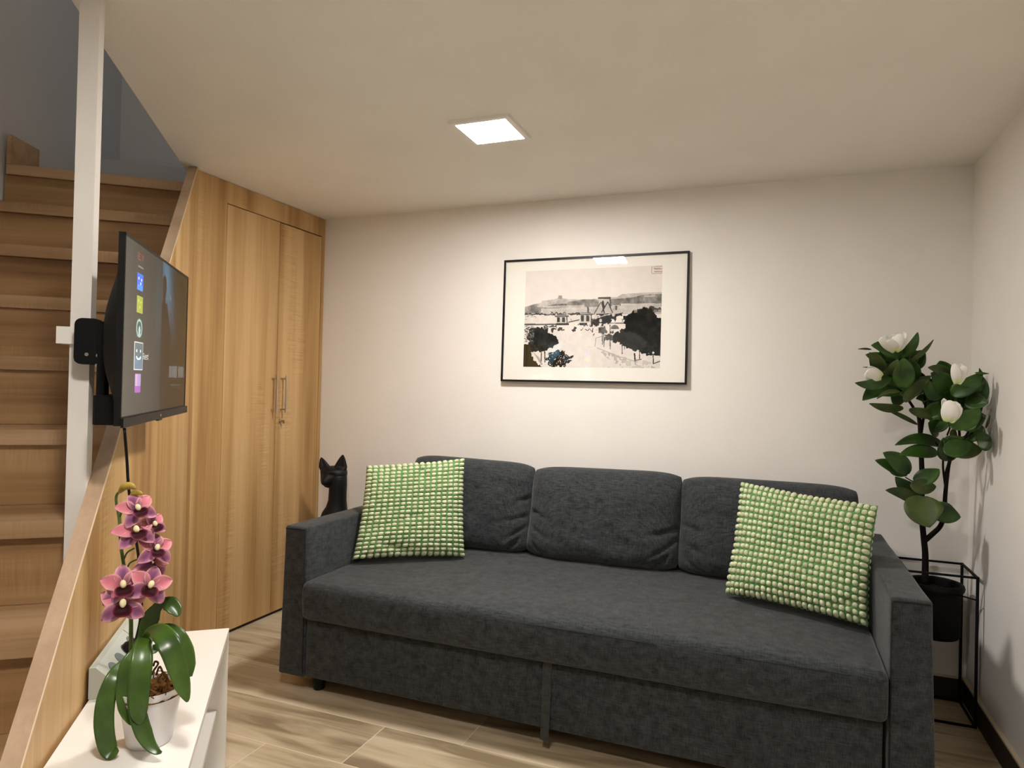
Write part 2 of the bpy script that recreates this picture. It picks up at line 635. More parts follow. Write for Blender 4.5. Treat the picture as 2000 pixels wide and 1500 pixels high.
# skirting of the back and right walls
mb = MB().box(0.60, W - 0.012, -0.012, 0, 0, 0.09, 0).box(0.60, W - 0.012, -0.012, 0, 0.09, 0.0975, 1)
struct(mb.build('baseboard_back', [M['skirt'], M['skirt_lit_top']]))
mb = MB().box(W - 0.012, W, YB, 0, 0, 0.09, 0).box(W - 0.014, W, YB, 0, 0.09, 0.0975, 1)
struct(mb.build('baseboard_right', [M['skirt'], M['skirt_lit_top']]))

# ------------------------------------------------------------------ built-in cupboard
cup = thing('built_in_cupboard', 'oak laminate cupboard built in under the landing with two tall flush doors', 'cupboard', (0, -0.47, 0))
CX = -0.022
MB().box(CX, 0, -0.93, -0.755, 0.014, H - 0.002).build('side_filler', M['oak_v'], cup)
MB().box(CX, 0, -0.755, -0.001, 2.092, H - 0.002).build('top_filler', M['oak_v'], cup)
MB().box(CX, 0, -0.029, -0.001, 0.014, 2.092).build('side_filler', M['oak_v'], cup)
MB().box(CX - 0.02, CX - 0.004, -0.93, -0.001, 0.0, H - 0.002).build('carcass', M['dark_gap'], cup)
MB().box(CX - 0.004, -0.008, -0.93, -0.001, 0.0, 0.013).build('plinth', M['dark_gap'], cup)
d1 = MB().rbox(CX + 0.002, 0, -0.752, -0.3825, 0.016, 2.088, 0.001, 1).build('door', M['oak_v2'], cup)
d2 = MB().rbox(CX + 0.002, 0, -0.3795, -0.032, 0.016, 2.086, 0.001, 1).build('door', M['oak_v3'], cup)
for d, y in ((d1, -0.415), (d2, -0.345)):
    hm = MB().tube([(0.036, y, 1.075), (0.036, y, 1.275)], 0.0055, 12)
    for z in (1.093, 1.257):
        hm.tube([(0.0, y, z), (0.036, y, z)], 0.0042, 10)
    note(hm.build('handle', M['steel'], d, smooth=True, auto=40), 'slim brushed steel bar handle')
MB().tube([(0, -0.345, 1.03), (0.006, -0.345, 1.03)], 0.011, 16).tube([(0.006, -0.345, 1.03), (0.02, -0.345, 1.03)], 0.006, 12).box(0.018, 0.032, -0.3465, -0.3435, 1.018, 1.036).build('lock', M['lock'], d2, smooth=True, auto=40)

# ------------------------------------------------------------------ staircase
st = thing('staircase', 'oak laminate closed-riser staircase climbing to the left behind the television', 'staircase', tw(1.3, 0.4), STAIR_ROT)
PT = 0.036
Z0, DZ, T0, DT = 2.136, 0.2104, -0.006, 0.238
sp_t1 = 2.228 / 0.885


def zs(t):
    return 2.228 - 0.885 * t


a = [tw(t, 0.0, z) for t, z in ((0.0, 0.0), (sp_t1, 0.0), (0.037, H - 0.002), (0.0, H - 0.002))]
b = [tw(t, PT, z) for t, z in ((0.0, 0.0), (sp_t1, 0.0), (0.037, H - 0.002), (0.0, H - 0.002))]
MB().loft(a, b).build('side_panel', M['oak_v'], st, origin=tw(0, 0), rotz=STAIR_ROT)
dlt = 0.004
a = [tw(t, 0.0008, z) for t, z in ((sp_t1, 0.0), (sp_t1 + 0.006, 0.0), (0.045, H - 0.002), (0.037, H - 0.002))]
b = [tw(t, PT, z) for t, z in ((sp_t1, 0.0), (sp_t1 + 0.006, 0.0), (0.045, H - 0.002), (0.037, H - 0.002))]
c = [tw(t, -0.0012, z) for t, z in ((sp_t1, 0.0), (sp_t1 + 0.006, 0.0), (0.045, H - 0.002), (0.037, H - 0.002))]
MB().loft(a, b).loft(c, a, 1).build('edging', [M['oak_edge'], M['edge_light']], st, origin=tw(0, 0), rotz=STAIR_ROT)
for k in range(11):
    z, t = Z0 - DZ * k, T0 + DT * k
    if z < 0.035:
        break
    w0 = 0.083 if k == 6 else PT + 0.001
    wL = LW - 0.002
    mb = MB()
    if k:
        lp = [tw(t - 0.275, w0), tw(t - 0.275, wl(t - 0.275) - 0.003), tw(t, wl(t) - 0.003), tw(t, w0)]
        mb.prism([(q_.x, q_.y) for q_ in lp], z - 0.042, z)
    else:
        q1, q2 = tw(t - 0.045, LW - 0.012), tw(t - 0.045, LW - 0.012) + Vector((-0.43, 0.9, 0)) * 0.40
        lp = [tw(t, w0), tw(t, LW - 0.012), q1, q2, tw(t - 0.44, w0)]
        mb.prism([(q_.x, q_.y) for q_ in lp], z - 0.042, z)
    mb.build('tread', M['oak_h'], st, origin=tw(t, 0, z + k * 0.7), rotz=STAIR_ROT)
    mb = MB()
    zb = Z0 - DZ * (k + 1)
    tbox(mb, t - 0.035, t - 0.018, PT + 0.001, wl(t - 0.035) - 0.003, max(zb, 0) + 0.001, z - 0.043)
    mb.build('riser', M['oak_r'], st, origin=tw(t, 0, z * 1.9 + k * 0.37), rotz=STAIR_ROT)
mb = MB()
wd_ = Vector((-0.43, 0.9, 0)).normalized()
wn_ = Vector((wd_.y, -wd_.x, 0))
g_ = tw(T0, LW - 0.010)
lp = [g_ + wn_ * 0.002, g_ + wn_ * 0.020, g_ + wn_ * 0.020 + wd_ * 0.19, g_ + wn_ * 0.002 + wd_ * 0.19]
mb.prism([(q_.x, q_.y) for q_ in lp], Z0 + 0.001, Z0 + 0.125)
mb.build('skirting', M['oak_h'], st, origin=tw(0, 0), rotz=STAIR_ROT)

post = thing('support_post', 'white painted square post rising between the stairs and the ceiling edge', 'post', tw(1.43, 0.06, Z0 - DZ * 7))
mb = MB()
tbox(mb, 1.405, 1.450, 0.0368, 0.081, Z0 - DZ * 7 + 0.0005, H)
bm_ = mb.build('shaft', M['white_paint'], post)
mb = MB()
tbox(mb, 1.406, 1.462, 0.0815, 0.107, 1.314, 1.356)
tbox(mb, 1.4505, 1.462, 0.058, 0.0815, 1.314, 1.356)
mb.build('bracket', M['white_paint'], post)

# ------------------------------------------------------------------ ceiling lights


def ceiling_light(cx, cy, strength, label):
    r = thing('ceiling_light', label, 'ceiling light', (cx, cy, H))
    h, q = 0.1175, 0.098
    mb = MB()
    for x0, x1, y0, y1 in ((-h, h, -h, -q), (-h, h, q, h), (-h, -q, -q, q), (q, h, -q, q)):
        mb.box(cx + x0, cx + x1, cy + y0, cy + y1, H - 0.012, H - 0.0005)
    mb.build('frame', M['white_laminate'], r)
    em = emitter('lit_diffuser', LAMP_COLOR, strength)
    MB().box(cx - q, cx + q, cy - q, cy + q, H - 0.009, H - 0.002).build('diffuser', em, r)
    return r


ceiling_light(1.4645, -0.962, LAMP_MAIN, 'small square white ceiling light panel, lit, above the sofa')
ceiling_light(1.95, -2.75, LAMP_SECOND, 'square ceiling light panel over the near half of the room, out of the picture')
ld = bpy.data.lights.new('stairwell_fill', 'AREA')  # unseen fill added upstairs to brighten the stairwell walls
ld.energy = STAIR_FILL
ld.size = 0.3
ld.color = (1.0, 0.93, 0.85)
lo = bpy.data.objects.new('stairwell_fill', ld)
COL.objects.link(lo)
lo.location = (0.35, -1.9, TOP - 0.05)

# ------------------------------------------------------------------ sofa
SX0, SX1, SY = 0.646, 2.896, -1.058
AW = 0.105
sofa = thing('sofa', 'long charcoal grey fabric sofa bed with box arms and three back cushions', 'sofa', (1.77, -0.55, 0))


def soft_box(mb, x0, x1, y0, y1, z0, z1, r, fn=None, nu=24, seg=4):
    """rounded box, evenly cut so that fn can move its points"""
    bm = bmesh.new()
    bmesh.ops.create_cube(bm, size=1)
    bmesh.ops.scale(bm, vec=(x1 - x0, y1 - y0, z1 - z0), verts=bm.verts)
    bmesh.ops.translate(bm, vec=((x0 + x1) / 2, (y0 + y1) / 2, (z0 + z1) / 2), verts=bm.verts)
    bmesh.ops.bevel(bm, geom=list(bm.edges) + list(bm.verts), offset=r, segments=seg, profile=0.5, affect='EDGES')
    for ax, lo_, hi_ in ((0, x0 + r, x1 - r), (1, y0 + r, y1 - r), (2, z0 + r, z1 - r)):
        L_ = hi_ - lo_
        n = max(1, int(round(L_ / 0.035)))
        for i in range(1, n):
            co = [0, 0, 0]
            no = [0, 0, 0]
            co[ax] = lo_ + L_ * i / n
            no[ax] = 1
            bmesh.ops.bisect_plane(bm, geom=list(bm.verts) + list(bm.edges) + list(bm.faces), plane_co=co, plane_no=no)
    if fn:
        for v in bm.verts:
            v.co = fn(v.co)
    bm.verts.index_update()
    mb.add([v.co.copy() for v in bm.verts], [tuple(v.index for v in f.verts) for f in bm.faces])
    bm.free()
    return mb


def nz3(p, s, seed=0.0):
    return noise.noise(Vector((p[0] * s + seed, p[1] * s - seed, p[2] * s + 2 * seed)))


for side, xa, xb in ((-1, SX0, SX0 + AW), (1, SX1 - AW, SX1)):
    def flare(co, side=side, xa=xa, xb=xb):
        p = co.copy()
        fr = max(0.0, 1 - p.z / 0.66)
        outer = (p.x - (xa + xb) / 2) * side > 0
        if outer:
            p.x += side * 0.020 * fr ** 1.2
        p.z += 0.0025 * nz3(p, 6, 3)
        return p
    ar = soft_box(MB(), xa, xb, SY, -0.05, 0.066, 0.66, 0.010, flare, seg=3).build('armrest', M['sofa'], sofa, smooth=True, auto=50)
    # the sewn seam around the arm's front face
    q = 0.006
    sm = MB().tube([(xa + q, SY - 0.0005, 0.650), ((xa + xb) / 2, SY - 0.001, 0.6515), (xb - q, SY - 0.0005, 0.650)], 0.0026, 6)
    inx = xb - 0.003 if side < 0 else xa + 0.003
    sm.tube([(inx, SY - 0.0003, 0.648), (inx, SY - 0.0003, 0.09)], 0.0016, 6)
    sm.build('seam', M['piping'], ar, smooth=True)

soft_box(MB(), SX0 + AW + 0.002, SX1 - AW - 0.002, -0.17, -0.055, 0.08, 0.70, 0.02).build('back_frame', M['sofa'], sofa, smooth=True, auto=50)


def fp(co):
    p = co.copy()
    if p.y < -1.0:
        p.y += 0.003 * nz3(p, 5, 9)
    return p


soft_box(MB(), SX0 + AW + 0.004, SX1 - AW - 0.012, -1.050, -0.20, 0.068, 0.298, 0.008, fp, seg=2).build('base_drawer', M['sofa'], sofa, smooth=True, auto=50)


def seatf(co):
    p = co.copy()
    u = (p.x - (SX0 + AW)) / (SX1 - SX0 - 2 * AW)
    if p.z > 0.40:
        edge = min(1, max(0, (p.y + 1.085) / 0.10))
        p.z += 0.012 * math.sin(math.pi * min(1, max(0, u))) ** 0.5 * edge + 0.004 * nz3(p, 3.2, 1) + 0.0025 * nz3(p, 9, 1)
        # soft dents along the front half
        p.z -= 0.006 * math.exp(-((p.x - 1.75) / 0.25) ** 2 - ((p.y + 0.75) / 0.12) ** 2)
    if p.y < -1.04:
        p.y -= 0.006 * math.sin(math.pi * (p.z - 0.30) / 0.16) + 0.004 * nz3(p, 4, 5)
    return p


seat = soft_box(MB(), SX0 + AW + 0.003, SX1 - AW - 0.003, -1.088, -0.20, 0.304, 0.452, 0.024, seatf).build('seat_cushion', M['sofa'], sofa, smooth=True, auto=60)
mb = MB()
mb.tube([(SX0 + AW + 0.01 + i * (SX1 - SX0 - 2 * AW - 0.02) / 40, -1.0885 - 0.001, 0.430) for i in range(41)], 0.0014, 6)
mb.build('seam', M['piping'], seat, smooth=True)
mb = MB()
mb.loft([(1.751, -1.058, 0.31), (1.781, -1.058, 0.31), (1.781, -1.053, 0.31), (1.751, -1.053, 0.31)],
        [(1.750, -1.064, 0.18), (1.780, -1.064, 0.18), (1.780, -1.058, 0.18), (1.750, -1.058, 0.18)])
mb.loft([(1.750, -1.064, 0.18), (1.780, -1.064, 0.18), (1.780, -1.058, 0.18), (1.750, -1.058, 0.18)],
        [(1.749, -1.068, 0.040), (1.777, -1.068, 0.033), (1.777, -1.062, 0.033), (1.749, -1.062, 0.040)])
mb.build('pull_strap', M['strap'], sofa)
for x, y in ((SX0 + 0.128, SY + 0.075), (SX1 - 0.128, SY + 0.075), (SX0 + 0.09, -0.12), (SX1 - 0.09, -0.12)):
    MB().lathe([(0.021, 0.0), (0.023, 0.004), (0.032, 0.067)], x, y, 20, cap_top=True).build('leg', M['black_plastic'], sofa, smooth=True, auto=40)


def cushion(x0, x1, zb, zt, yb, yt, th, seed, creases=(), tl=0.0, tr=0.0):
    """a plump back cushion leaning from (yb, zb) to (yt, zt); y is that of its front face"""
    wd = x1 - x0

    def pos(u, v, s):
        a, c = 2 * u - 1, 2 * v - 1
        # outline pulled in between the corners
        pin = 0.020
        aa, cc = a * (1 - 0.035 * abs(c) ** 8), c * (1 - 0.045 * abs(a) ** 8)
        xx = (x0 + x1) / 2 + aa * (wd / 2) * (1 - pin * (1 - c * c) * abs(a) ** 3 + 0.010)
        zz = (zb + zt) / 2 + (zt - zb) / 2 * cc
        zz -= pin * 0.6 * (1 - a * a) * 0 + (0.012 * (abs(a) ** 6) * (1 if c > 0 else -1) * abs(c) ** 3)
        zz += (tl * (1 - u) + tr * u) * v
        rr = 0.14
        T = th * ((1 - abs(a) ** 4.2) ** 0.5) * ((1 - abs(c) ** 3.6) ** 0.5)
        base_y = yb + (yt - yb) * v
        bulge = 0.5 * T
        p = Vector((xx, base_y + th * 0.5 - s * bulge, zz))
        wr = 0.010 * nz3((u * 1.0, v * 1.0, 0), 4.0, seed) + 0.005 * nz3((u, v, 0), 11.0, seed + 3)
        for (cu, cv, su, sv, ang, amp) in creases:
            du, dv = u - cu, v - cv
            ca, sa = math.cos(ang), math.sin(ang)
            e1_, e2_ = du * ca + dv * sa, -du * sa + dv * ca
            wr -= 1.5 * amp * math.exp(-(e1_ / su) ** 2 - (e2_ / sv) ** 2)
        p.y -= s * wr * min(1, T / (th * 0.4))
        return p
    mb = MB()
    # cosine spacing keeps the rims round
    f = lambda q: 0.5 - 0.5 * math.cos(math.pi * q)
    mb.grid(lambda i, j: pos(f(i), f(j), 1), 72, 56)
    mb.grid(lambda i, j: pos(f(i), f(j), -1), 36, 28, flip=True)
    bmx = mb.build('back_cushion', M['sofa'], sofa, smooth=True)
    bm = bmesh.new()
    bm.from_mesh(bmx.data)
    bmesh.ops.remove_doubles(bm, verts=bm.verts, dist=0.0008)
    bmesh.ops.recalc_face_normals(bm, faces=bm.faces)
    bm.to_mesh(bmx.data)
    bm.free()
    return bmx


rt_cr = [(0.97, 0.62, 0.10, 0.016, 0.5, 0.014), (0.96, 0.42, 0.14, 0.018, 0.35, 0.016), (0.93, 0.25, 0.12, 0.016, 0.8, 0.012), (0.90, 0.10, 0.09, 0.02, 1.1, 0.012)]
lf_cr = [(0.05, 0.50, 0.12, 0.016, -0.4, 0.015), (0.08, 0.30, 0.10, 0.018, -0.7, 0.010), (0.10, 0.10, 0.09, 0.02, -1.0, 0.010)]
cushion(0.757, 1.412, 0.462, 0.872, -0.385, -0.300, 0.185, 1.3, rt_cr + lf_cr[1:], tl=0.015, tr=0.004)
cushion(1.405, 2.098, 0.462, 0.868, -0.400, -0.300, 0.190, 4.1, rt_cr[1:] + lf_cr, tl=0.0, tr=0.012)
cushion(2.092, 2.790, 0.462, 0.870, -0.395, -0.300, 0.190, 7.7, lf_cr + rt_cr[:2], tl=0.0, tr=0.0)

# ------------------------------------------------------------------ throw pillows with woven bobbles


def throw_pillow(corners, th, ncol, nrow, seed, label, dents=()):
    BL, BR, TR, TL = [Vector(c) for c in corners]
    cen = (BL + BR + TR + TL) / 4
    nrm = ((BR - BL).cross(TL - BL)).normalized()
    if nrm.dot(CAM - cen) < 0:
        nrm = -nrm

    def pos(u, v, s):
        a, c = 2 * u - 1, 2 * v - 1
        uu = 0.5 + a * 0.5 * (1 - 0.045 * (1 - c * c))
        vv = 0.5 + c * 0.5 * (1 - 0.045 * (1 - a * a))
        p = (BL * (1 - uu) + BR * uu) * (1 - vv) + (TL * (1 - uu) + TR * uu) * vv
        T = th * max(0.0, (1 - a ** 4) * (1 - c ** 4)) ** 0.55
        T += 0.012 * nz3((u, v, 0), 3.0, seed) + 0.003 * nz3((u, v, 0), 8, seed)
        for (cu, cv, su, sv, ang, amp) in dents:
            du, dv = u - cu, v - cv
            ca, sa = math.cos(ang), math.sin(ang)
            T -= amp * math.exp(-((du * ca + dv * sa) / su) ** 2 - ((-du * sa + dv * ca) / sv) ** 2)
        return p + nrm * s * max(T, 0.002) * (1.0 if s > 0 else 0.75)
    mb = MB()
    mb.grid(lambda i, j: pos(i, j, 1), 40, 40, 0)
    mb.grid(lambda i, j: pos(i, j, -1), 24, 24, 0, flip=True)
    ico = bmesh.new()
    bmesh.ops.create_icosphere(ico, subdivisions=2, radius=1)
    iv = [v.co.copy() for v in ico.verts]
    fi = [tuple(v.index for v in f.verts) for f in ico.faces]
    ico.free()
    r = random.Random(seed)
    pu, pv = 1.0 / ncol, 1.0 / nrow
    for s in (1, -1):
        for j in range(nrow):
            for i in range(ncol):
                if s < 0 and not (i in (0, 1, ncol - 2, ncol - 1) or j in (0, 1, nrow - 2, nrow - 1)):
                    continue
                u, v = (i + 0.5) * pu, (j + 0.5) * pv
                p = pos(u, v, s)
                tu = pos(min(1, u + pu / 2), v, s) - pos(max(0, u - pu / 2), v, s)
                tv = pos(u, min(1, v + pv / 2), s) - pos(u, max(0, v - pv / 2), s)
                nn = tu.cross(tv).normalized()
                if nn.dot(nrm) * s < 0:
                    nn = -nn
                k1, k2 = 0.43 + r.uniform(-.03, .03), 0.41 + r.uniform(-.03, .03)
                hgt = 0.0085 + r.uniform(-.001, .001)
                off = tu * r.uniform(-.05, .05) + tv * r.uniform(-.06, .06)

                def sq(x):
                    return math.copysign(abs(x) ** 0.8, x)
                mb.add([p + off + tu * k1 * sq(q.x) + tv * k2 * sq(q.y) + nn * hgt * q.z for q in iv], fi, 1)
    o = mb.build('throw_pillow', [M['nub_base'], M['nub']], None, smooth=True, origin=cen)
    tag(o, label, 'pillow', 'green bobbled pillows on the sofa')
    return o


throw_pillow([(0.785, -0.79, 0.478), (1.186, -0.505, 0.472), (1.136, -0.425, 0.905), (0.757, -0.655, 0.868)], 0.062, 17, 23, 3,
             'green and cream bobbled throw pillow leaning at the sofa\'s left arm',
             [(0.48, 0.40, 0.10, 0.03, 0.2, 0.012), (0.35, 0.10, 0.14, 0.03, -0.3, 0.014), (0.55, 0.88, 0.03, 0.12, 0.3, 0.010)])
throw_pillow([(2.310, -0.585, 0.478), (2.768, -0.765, 0.478), (2.806, -0.640, 0.858), (2.353, -0.430, 0.884)], 0.062, 24, 18, 8,
             'green and cream bobbled throw pillow leaning at the sofa\'s right arm, beside the plant',
             [(0.5, 0.92, 0.03, 0.10, 0.4, 0.014), (0.85, 0.12, 0.12, 0.03, 0.4, 0.012)])

# ------------------------------------------------------------------ cat statue
cat = thing('cat_statue', 'tall slim black cat statue between the cupboard and the sofa', 'statue', (0.30, -0.25, 0))


def ring_loft(mb, rings, seg=28, cap=True):
    """rings: (centre, rx, ry, tilt-direction) ellipses stacked into a skin"""
    vs = []
    for (c, rx, ry, rz) in rings:
        for k in range(seg):
            an = 2 * math.pi * k / seg
            x, y = rx * math.cos(an), ry * math.sin(an)
            vs.append(Vector(c) + Vector((x * math.cos(rz) - y * math.sin(rz), x * math.sin(rz) + y * math.cos(rz), 0)))
    n = len(rings)
    fs = [(i * seg + k, i * seg + (k + 1) % seg, (i + 1) * seg + (k + 1) % seg, (i + 1) * seg + k) for i in range(n - 1) for k in range(seg)]
    fs += [tuple(range(seg))[::-1], tuple(range((n - 1) * seg, n * seg))]
    return mb.add(vs, fs)


cr = math.radians(-30)
body = [((0.285, -0.235, 0.0), .115, .135, cr), ((0.285, -0.235, 0.03), .125, .145, cr), ((0.286, -0.235, 0.10), .12, .14, cr), ((0.288, -0.235, 0.22), .10, .12, cr),
        ((0.292, -0.24, 0.34), .088, .10, cr), ((0.294, -0.245, 0.44), .082, .09, cr), ((0.296, -0.25, 0.51), .079, .080, cr), ((0.299, -0.25, 0.555), .066, .066, cr),
        ((0.308, -0.25, 0.585), .053, .055, cr), ((0.312, -0.25, 0.62), .046, .048, cr), ((0.313, -0.25, 0.66), .045, .047, cr), ((0.314, -0.25, 0.70), .046, .047, cr), ((0.312, -0.25, 0.74), .046, .047, cr), ((0.308, -0.25, 0.775), .036, .036, cr)]
ring_loft(MB(), body).build('body', M['black_ceramic'], cat, smooth=True)
# head: an egg with a muzzle and two tall ears, turned and bowed towards the sofa's front
def catp(u, v, dd=0.0):
    """a point of the statue's head; u to the right, v downwards in steps of about 2.7 mm"""
    return Vector((0.206 + (u - 629) * 0.00300, -0.25 + (u - 655) * 0.0006, 0.849 - (v - 890) * 0.00272)) + fdir * dd


fdir = Vector((0.40, -0.88, -0.10)).normalized()
look = Vector((0.12, -0.97, -0.22)).normalized()
sx = Vector((0.93, 0.36, 0)).normalized()
hrings = [(652, 951, 5, .018), (653, 948, 14, .034), (654, 942, 21, .046), (655, 934, 24.5, .053), (655.5, 925, 26, .056), (655, 918, 26, .054), (654.5, 912.5, 22, .044), (654, 910, 12, .026), (654, 909.5, 3, .008)]
vs = []
seg = 40
for (u_, v_, hw, dp) in hrings:
    c_ = catp(u_, v_)
    for k_ in range(seg):
        an = 2 * math.pi * k_ / seg
        p = c_ + sx * (hw * 0.00272 * math.copysign(abs(math.cos(an)) ** 0.85, math.cos(an))) + fdir * (dp * math.sin(an))
        vs.append(p)


def pushed(p):
    q = p.copy()
    if (p - catp(655, 925)).dot(fdir) > 0:
        for (u_, v_, ru, rv, am) in ((644.5, 938, 9, 8, 0.024), (646, 930, 7, 9, 0.010), (655.5, 924.5, 4.0, 3.0, -0.009), (638, 925, 3.2, 3.0, -0.008), (645, 945, 9, 1.6, -0.007), (655, 914, 14, 5, 0.004)):
            c_ = catp(u_, v_)
            e_ = ((p - c_).dot(sx) / (ru * 0.00272)) ** 2 + ((p.z - c_.z) / (rv * 0.00272)) ** 2
            q += look * am * math.exp(-e_)
    return q


# refine the rings so that the muzzle and eye sockets have points to move
fine_v = []
nr = len(hrings)
SUB = 6
for i in range(nr - 1):
    for q_ in range(SUB):
        f_ = q_ / SUB
        for k_ in range(seg):
            a0_, a1_, b0_, b1_ = vs[max(i - 1, 0) * seg + k_], vs[i * seg + k_], vs[(i + 1) * seg + k_], vs[min(i + 2, nr - 1) * seg + k_]
            fine_v.append(0.5 * ((2 * a1_) + (b0_ - a0_) * f_ + (2 * a0_ - 5 * a1_ + 4 * b0_ - b1_) * f_ * f_ + (3 * a1_ - a0_ - 3 * b0_ + b1_) * f_ ** 3))
fine_v += vs[-seg:]
nr2 = len(fine_v) // seg
fs = [(i * seg + k_, i * seg + (k_ + 1) % seg, (i + 1) * seg + (k_ + 1) % seg, (i + 1) * seg + k_) for i in range(nr2 - 1) for k_ in range(seg)]
fs += [tuple(range(seg))[::-1], tuple(range((nr2 - 1) * seg, nr2 * seg))]
head = MB().add([pushed(p) for p in fine_v], fs).build('head', M['black_ceramic'], cat, smooth=True)
for (bu, bv, hw, tu_, tv_) in ((641.5, 921, 11.5, 631.5, 893), (666.0, 921, 13.0, 671.0, 886)):
    base, tip = catp(bu, bv), catp(tu_, tv_)
    vs = []
    seg = 20
    K = 12
    for i in range(K + 1):
        t = i / K
        c_ = base.lerp(tip, t)
        ra = 0.00272 * (0.7 + 0.3 * min(1, t * 3)) * (hw * (1 - t) ** 0.8 + 3.6 * math.sin(math.pi * min(1, t * 0.5 + 0.47)) ** 0.5)
        rb = 0.026 * (1 - t * 0.97) ** 0.8
        for k_ in range(seg):
            an = 2 * math.pi * k_ / seg
            ca, sa = math.cos(an), math.sin(an)
            dep = rb * sa * ((0.35 + 0.65 * abs(ca)) if sa > 0 and t > 0.25 else 1.0)
            vs.append(c_ + sx * ra * ca + fdir * dep)
    fs = [(i * seg + k_, i * seg + (k_ + 1) % seg, (i + 1) * seg + (k_ + 1) % seg, (i + 1) * seg + k_) for i in range(K) for k_ in range(seg)]
    fs += [tuple(range(seg))[::-1], tuple(range(K * seg, (K + 1) * seg))]
    MB().add(vs, fs).build('ear', M['black_ceramic'], head, smooth=True)

# ------------------------------------------------------------------ framed print


def lin(r, g, b):
    return tuple((c / 255 / 12.92) if c / 255 <= 0.04045 else ((c / 255 + 0.055) / 1.055) ** 2.4 for c in (r, g, b))


def inpoly(X, Y, poly):
    m_ = np.zeros(X.shape, bool)
    n = len(poly)
    for i in range(n):
        x1, y1 = poly[i]
        x2, y2 = poly[(i + 1) % n]
        c = ((y1 > Y) != (y2 > Y)) & (X < (x2 - x1) * (Y - y1) / ((y2 - y1) or 1e-9) + x1)
        m_ ^= c
    return m_


def vnoise(X, Y, s, seed):
    """smooth value noise on arrays"""
    rs = np.random.RandomState(seed)
    T = rs.rand(256, 256)
    x, y = X / s, Y / s
    xi, yi = np.floor(x).astype(int), np.floor(y).astype(int)
    fx, fy = x - xi, y - yi
    fx, fy = fx * fx * (3 - 2 * fx), fy * fy * (3 - 2 * fy)
    g = lambda a_, b_: T[a_ % 256, b_ % 256]
    return (g(xi, yi) * (1 - fx) + g(xi + 1, yi) * fx) * (1 - fy) + (g(xi, yi + 1) * (1 - fx) + g(xi + 1, yi + 1) * fx) * fy


def seg_dist(X, Y, x1, y1, x2, y2):
    dx, dy = x2 - x1, y2 - y1
    t = np.clip(((X - x1) * dx + (Y - y1) * dy) / (dx * dx + dy * dy), 0, 1)
    return np.hypot(X - x1 - t * dx, Y - y1 - t * dy)


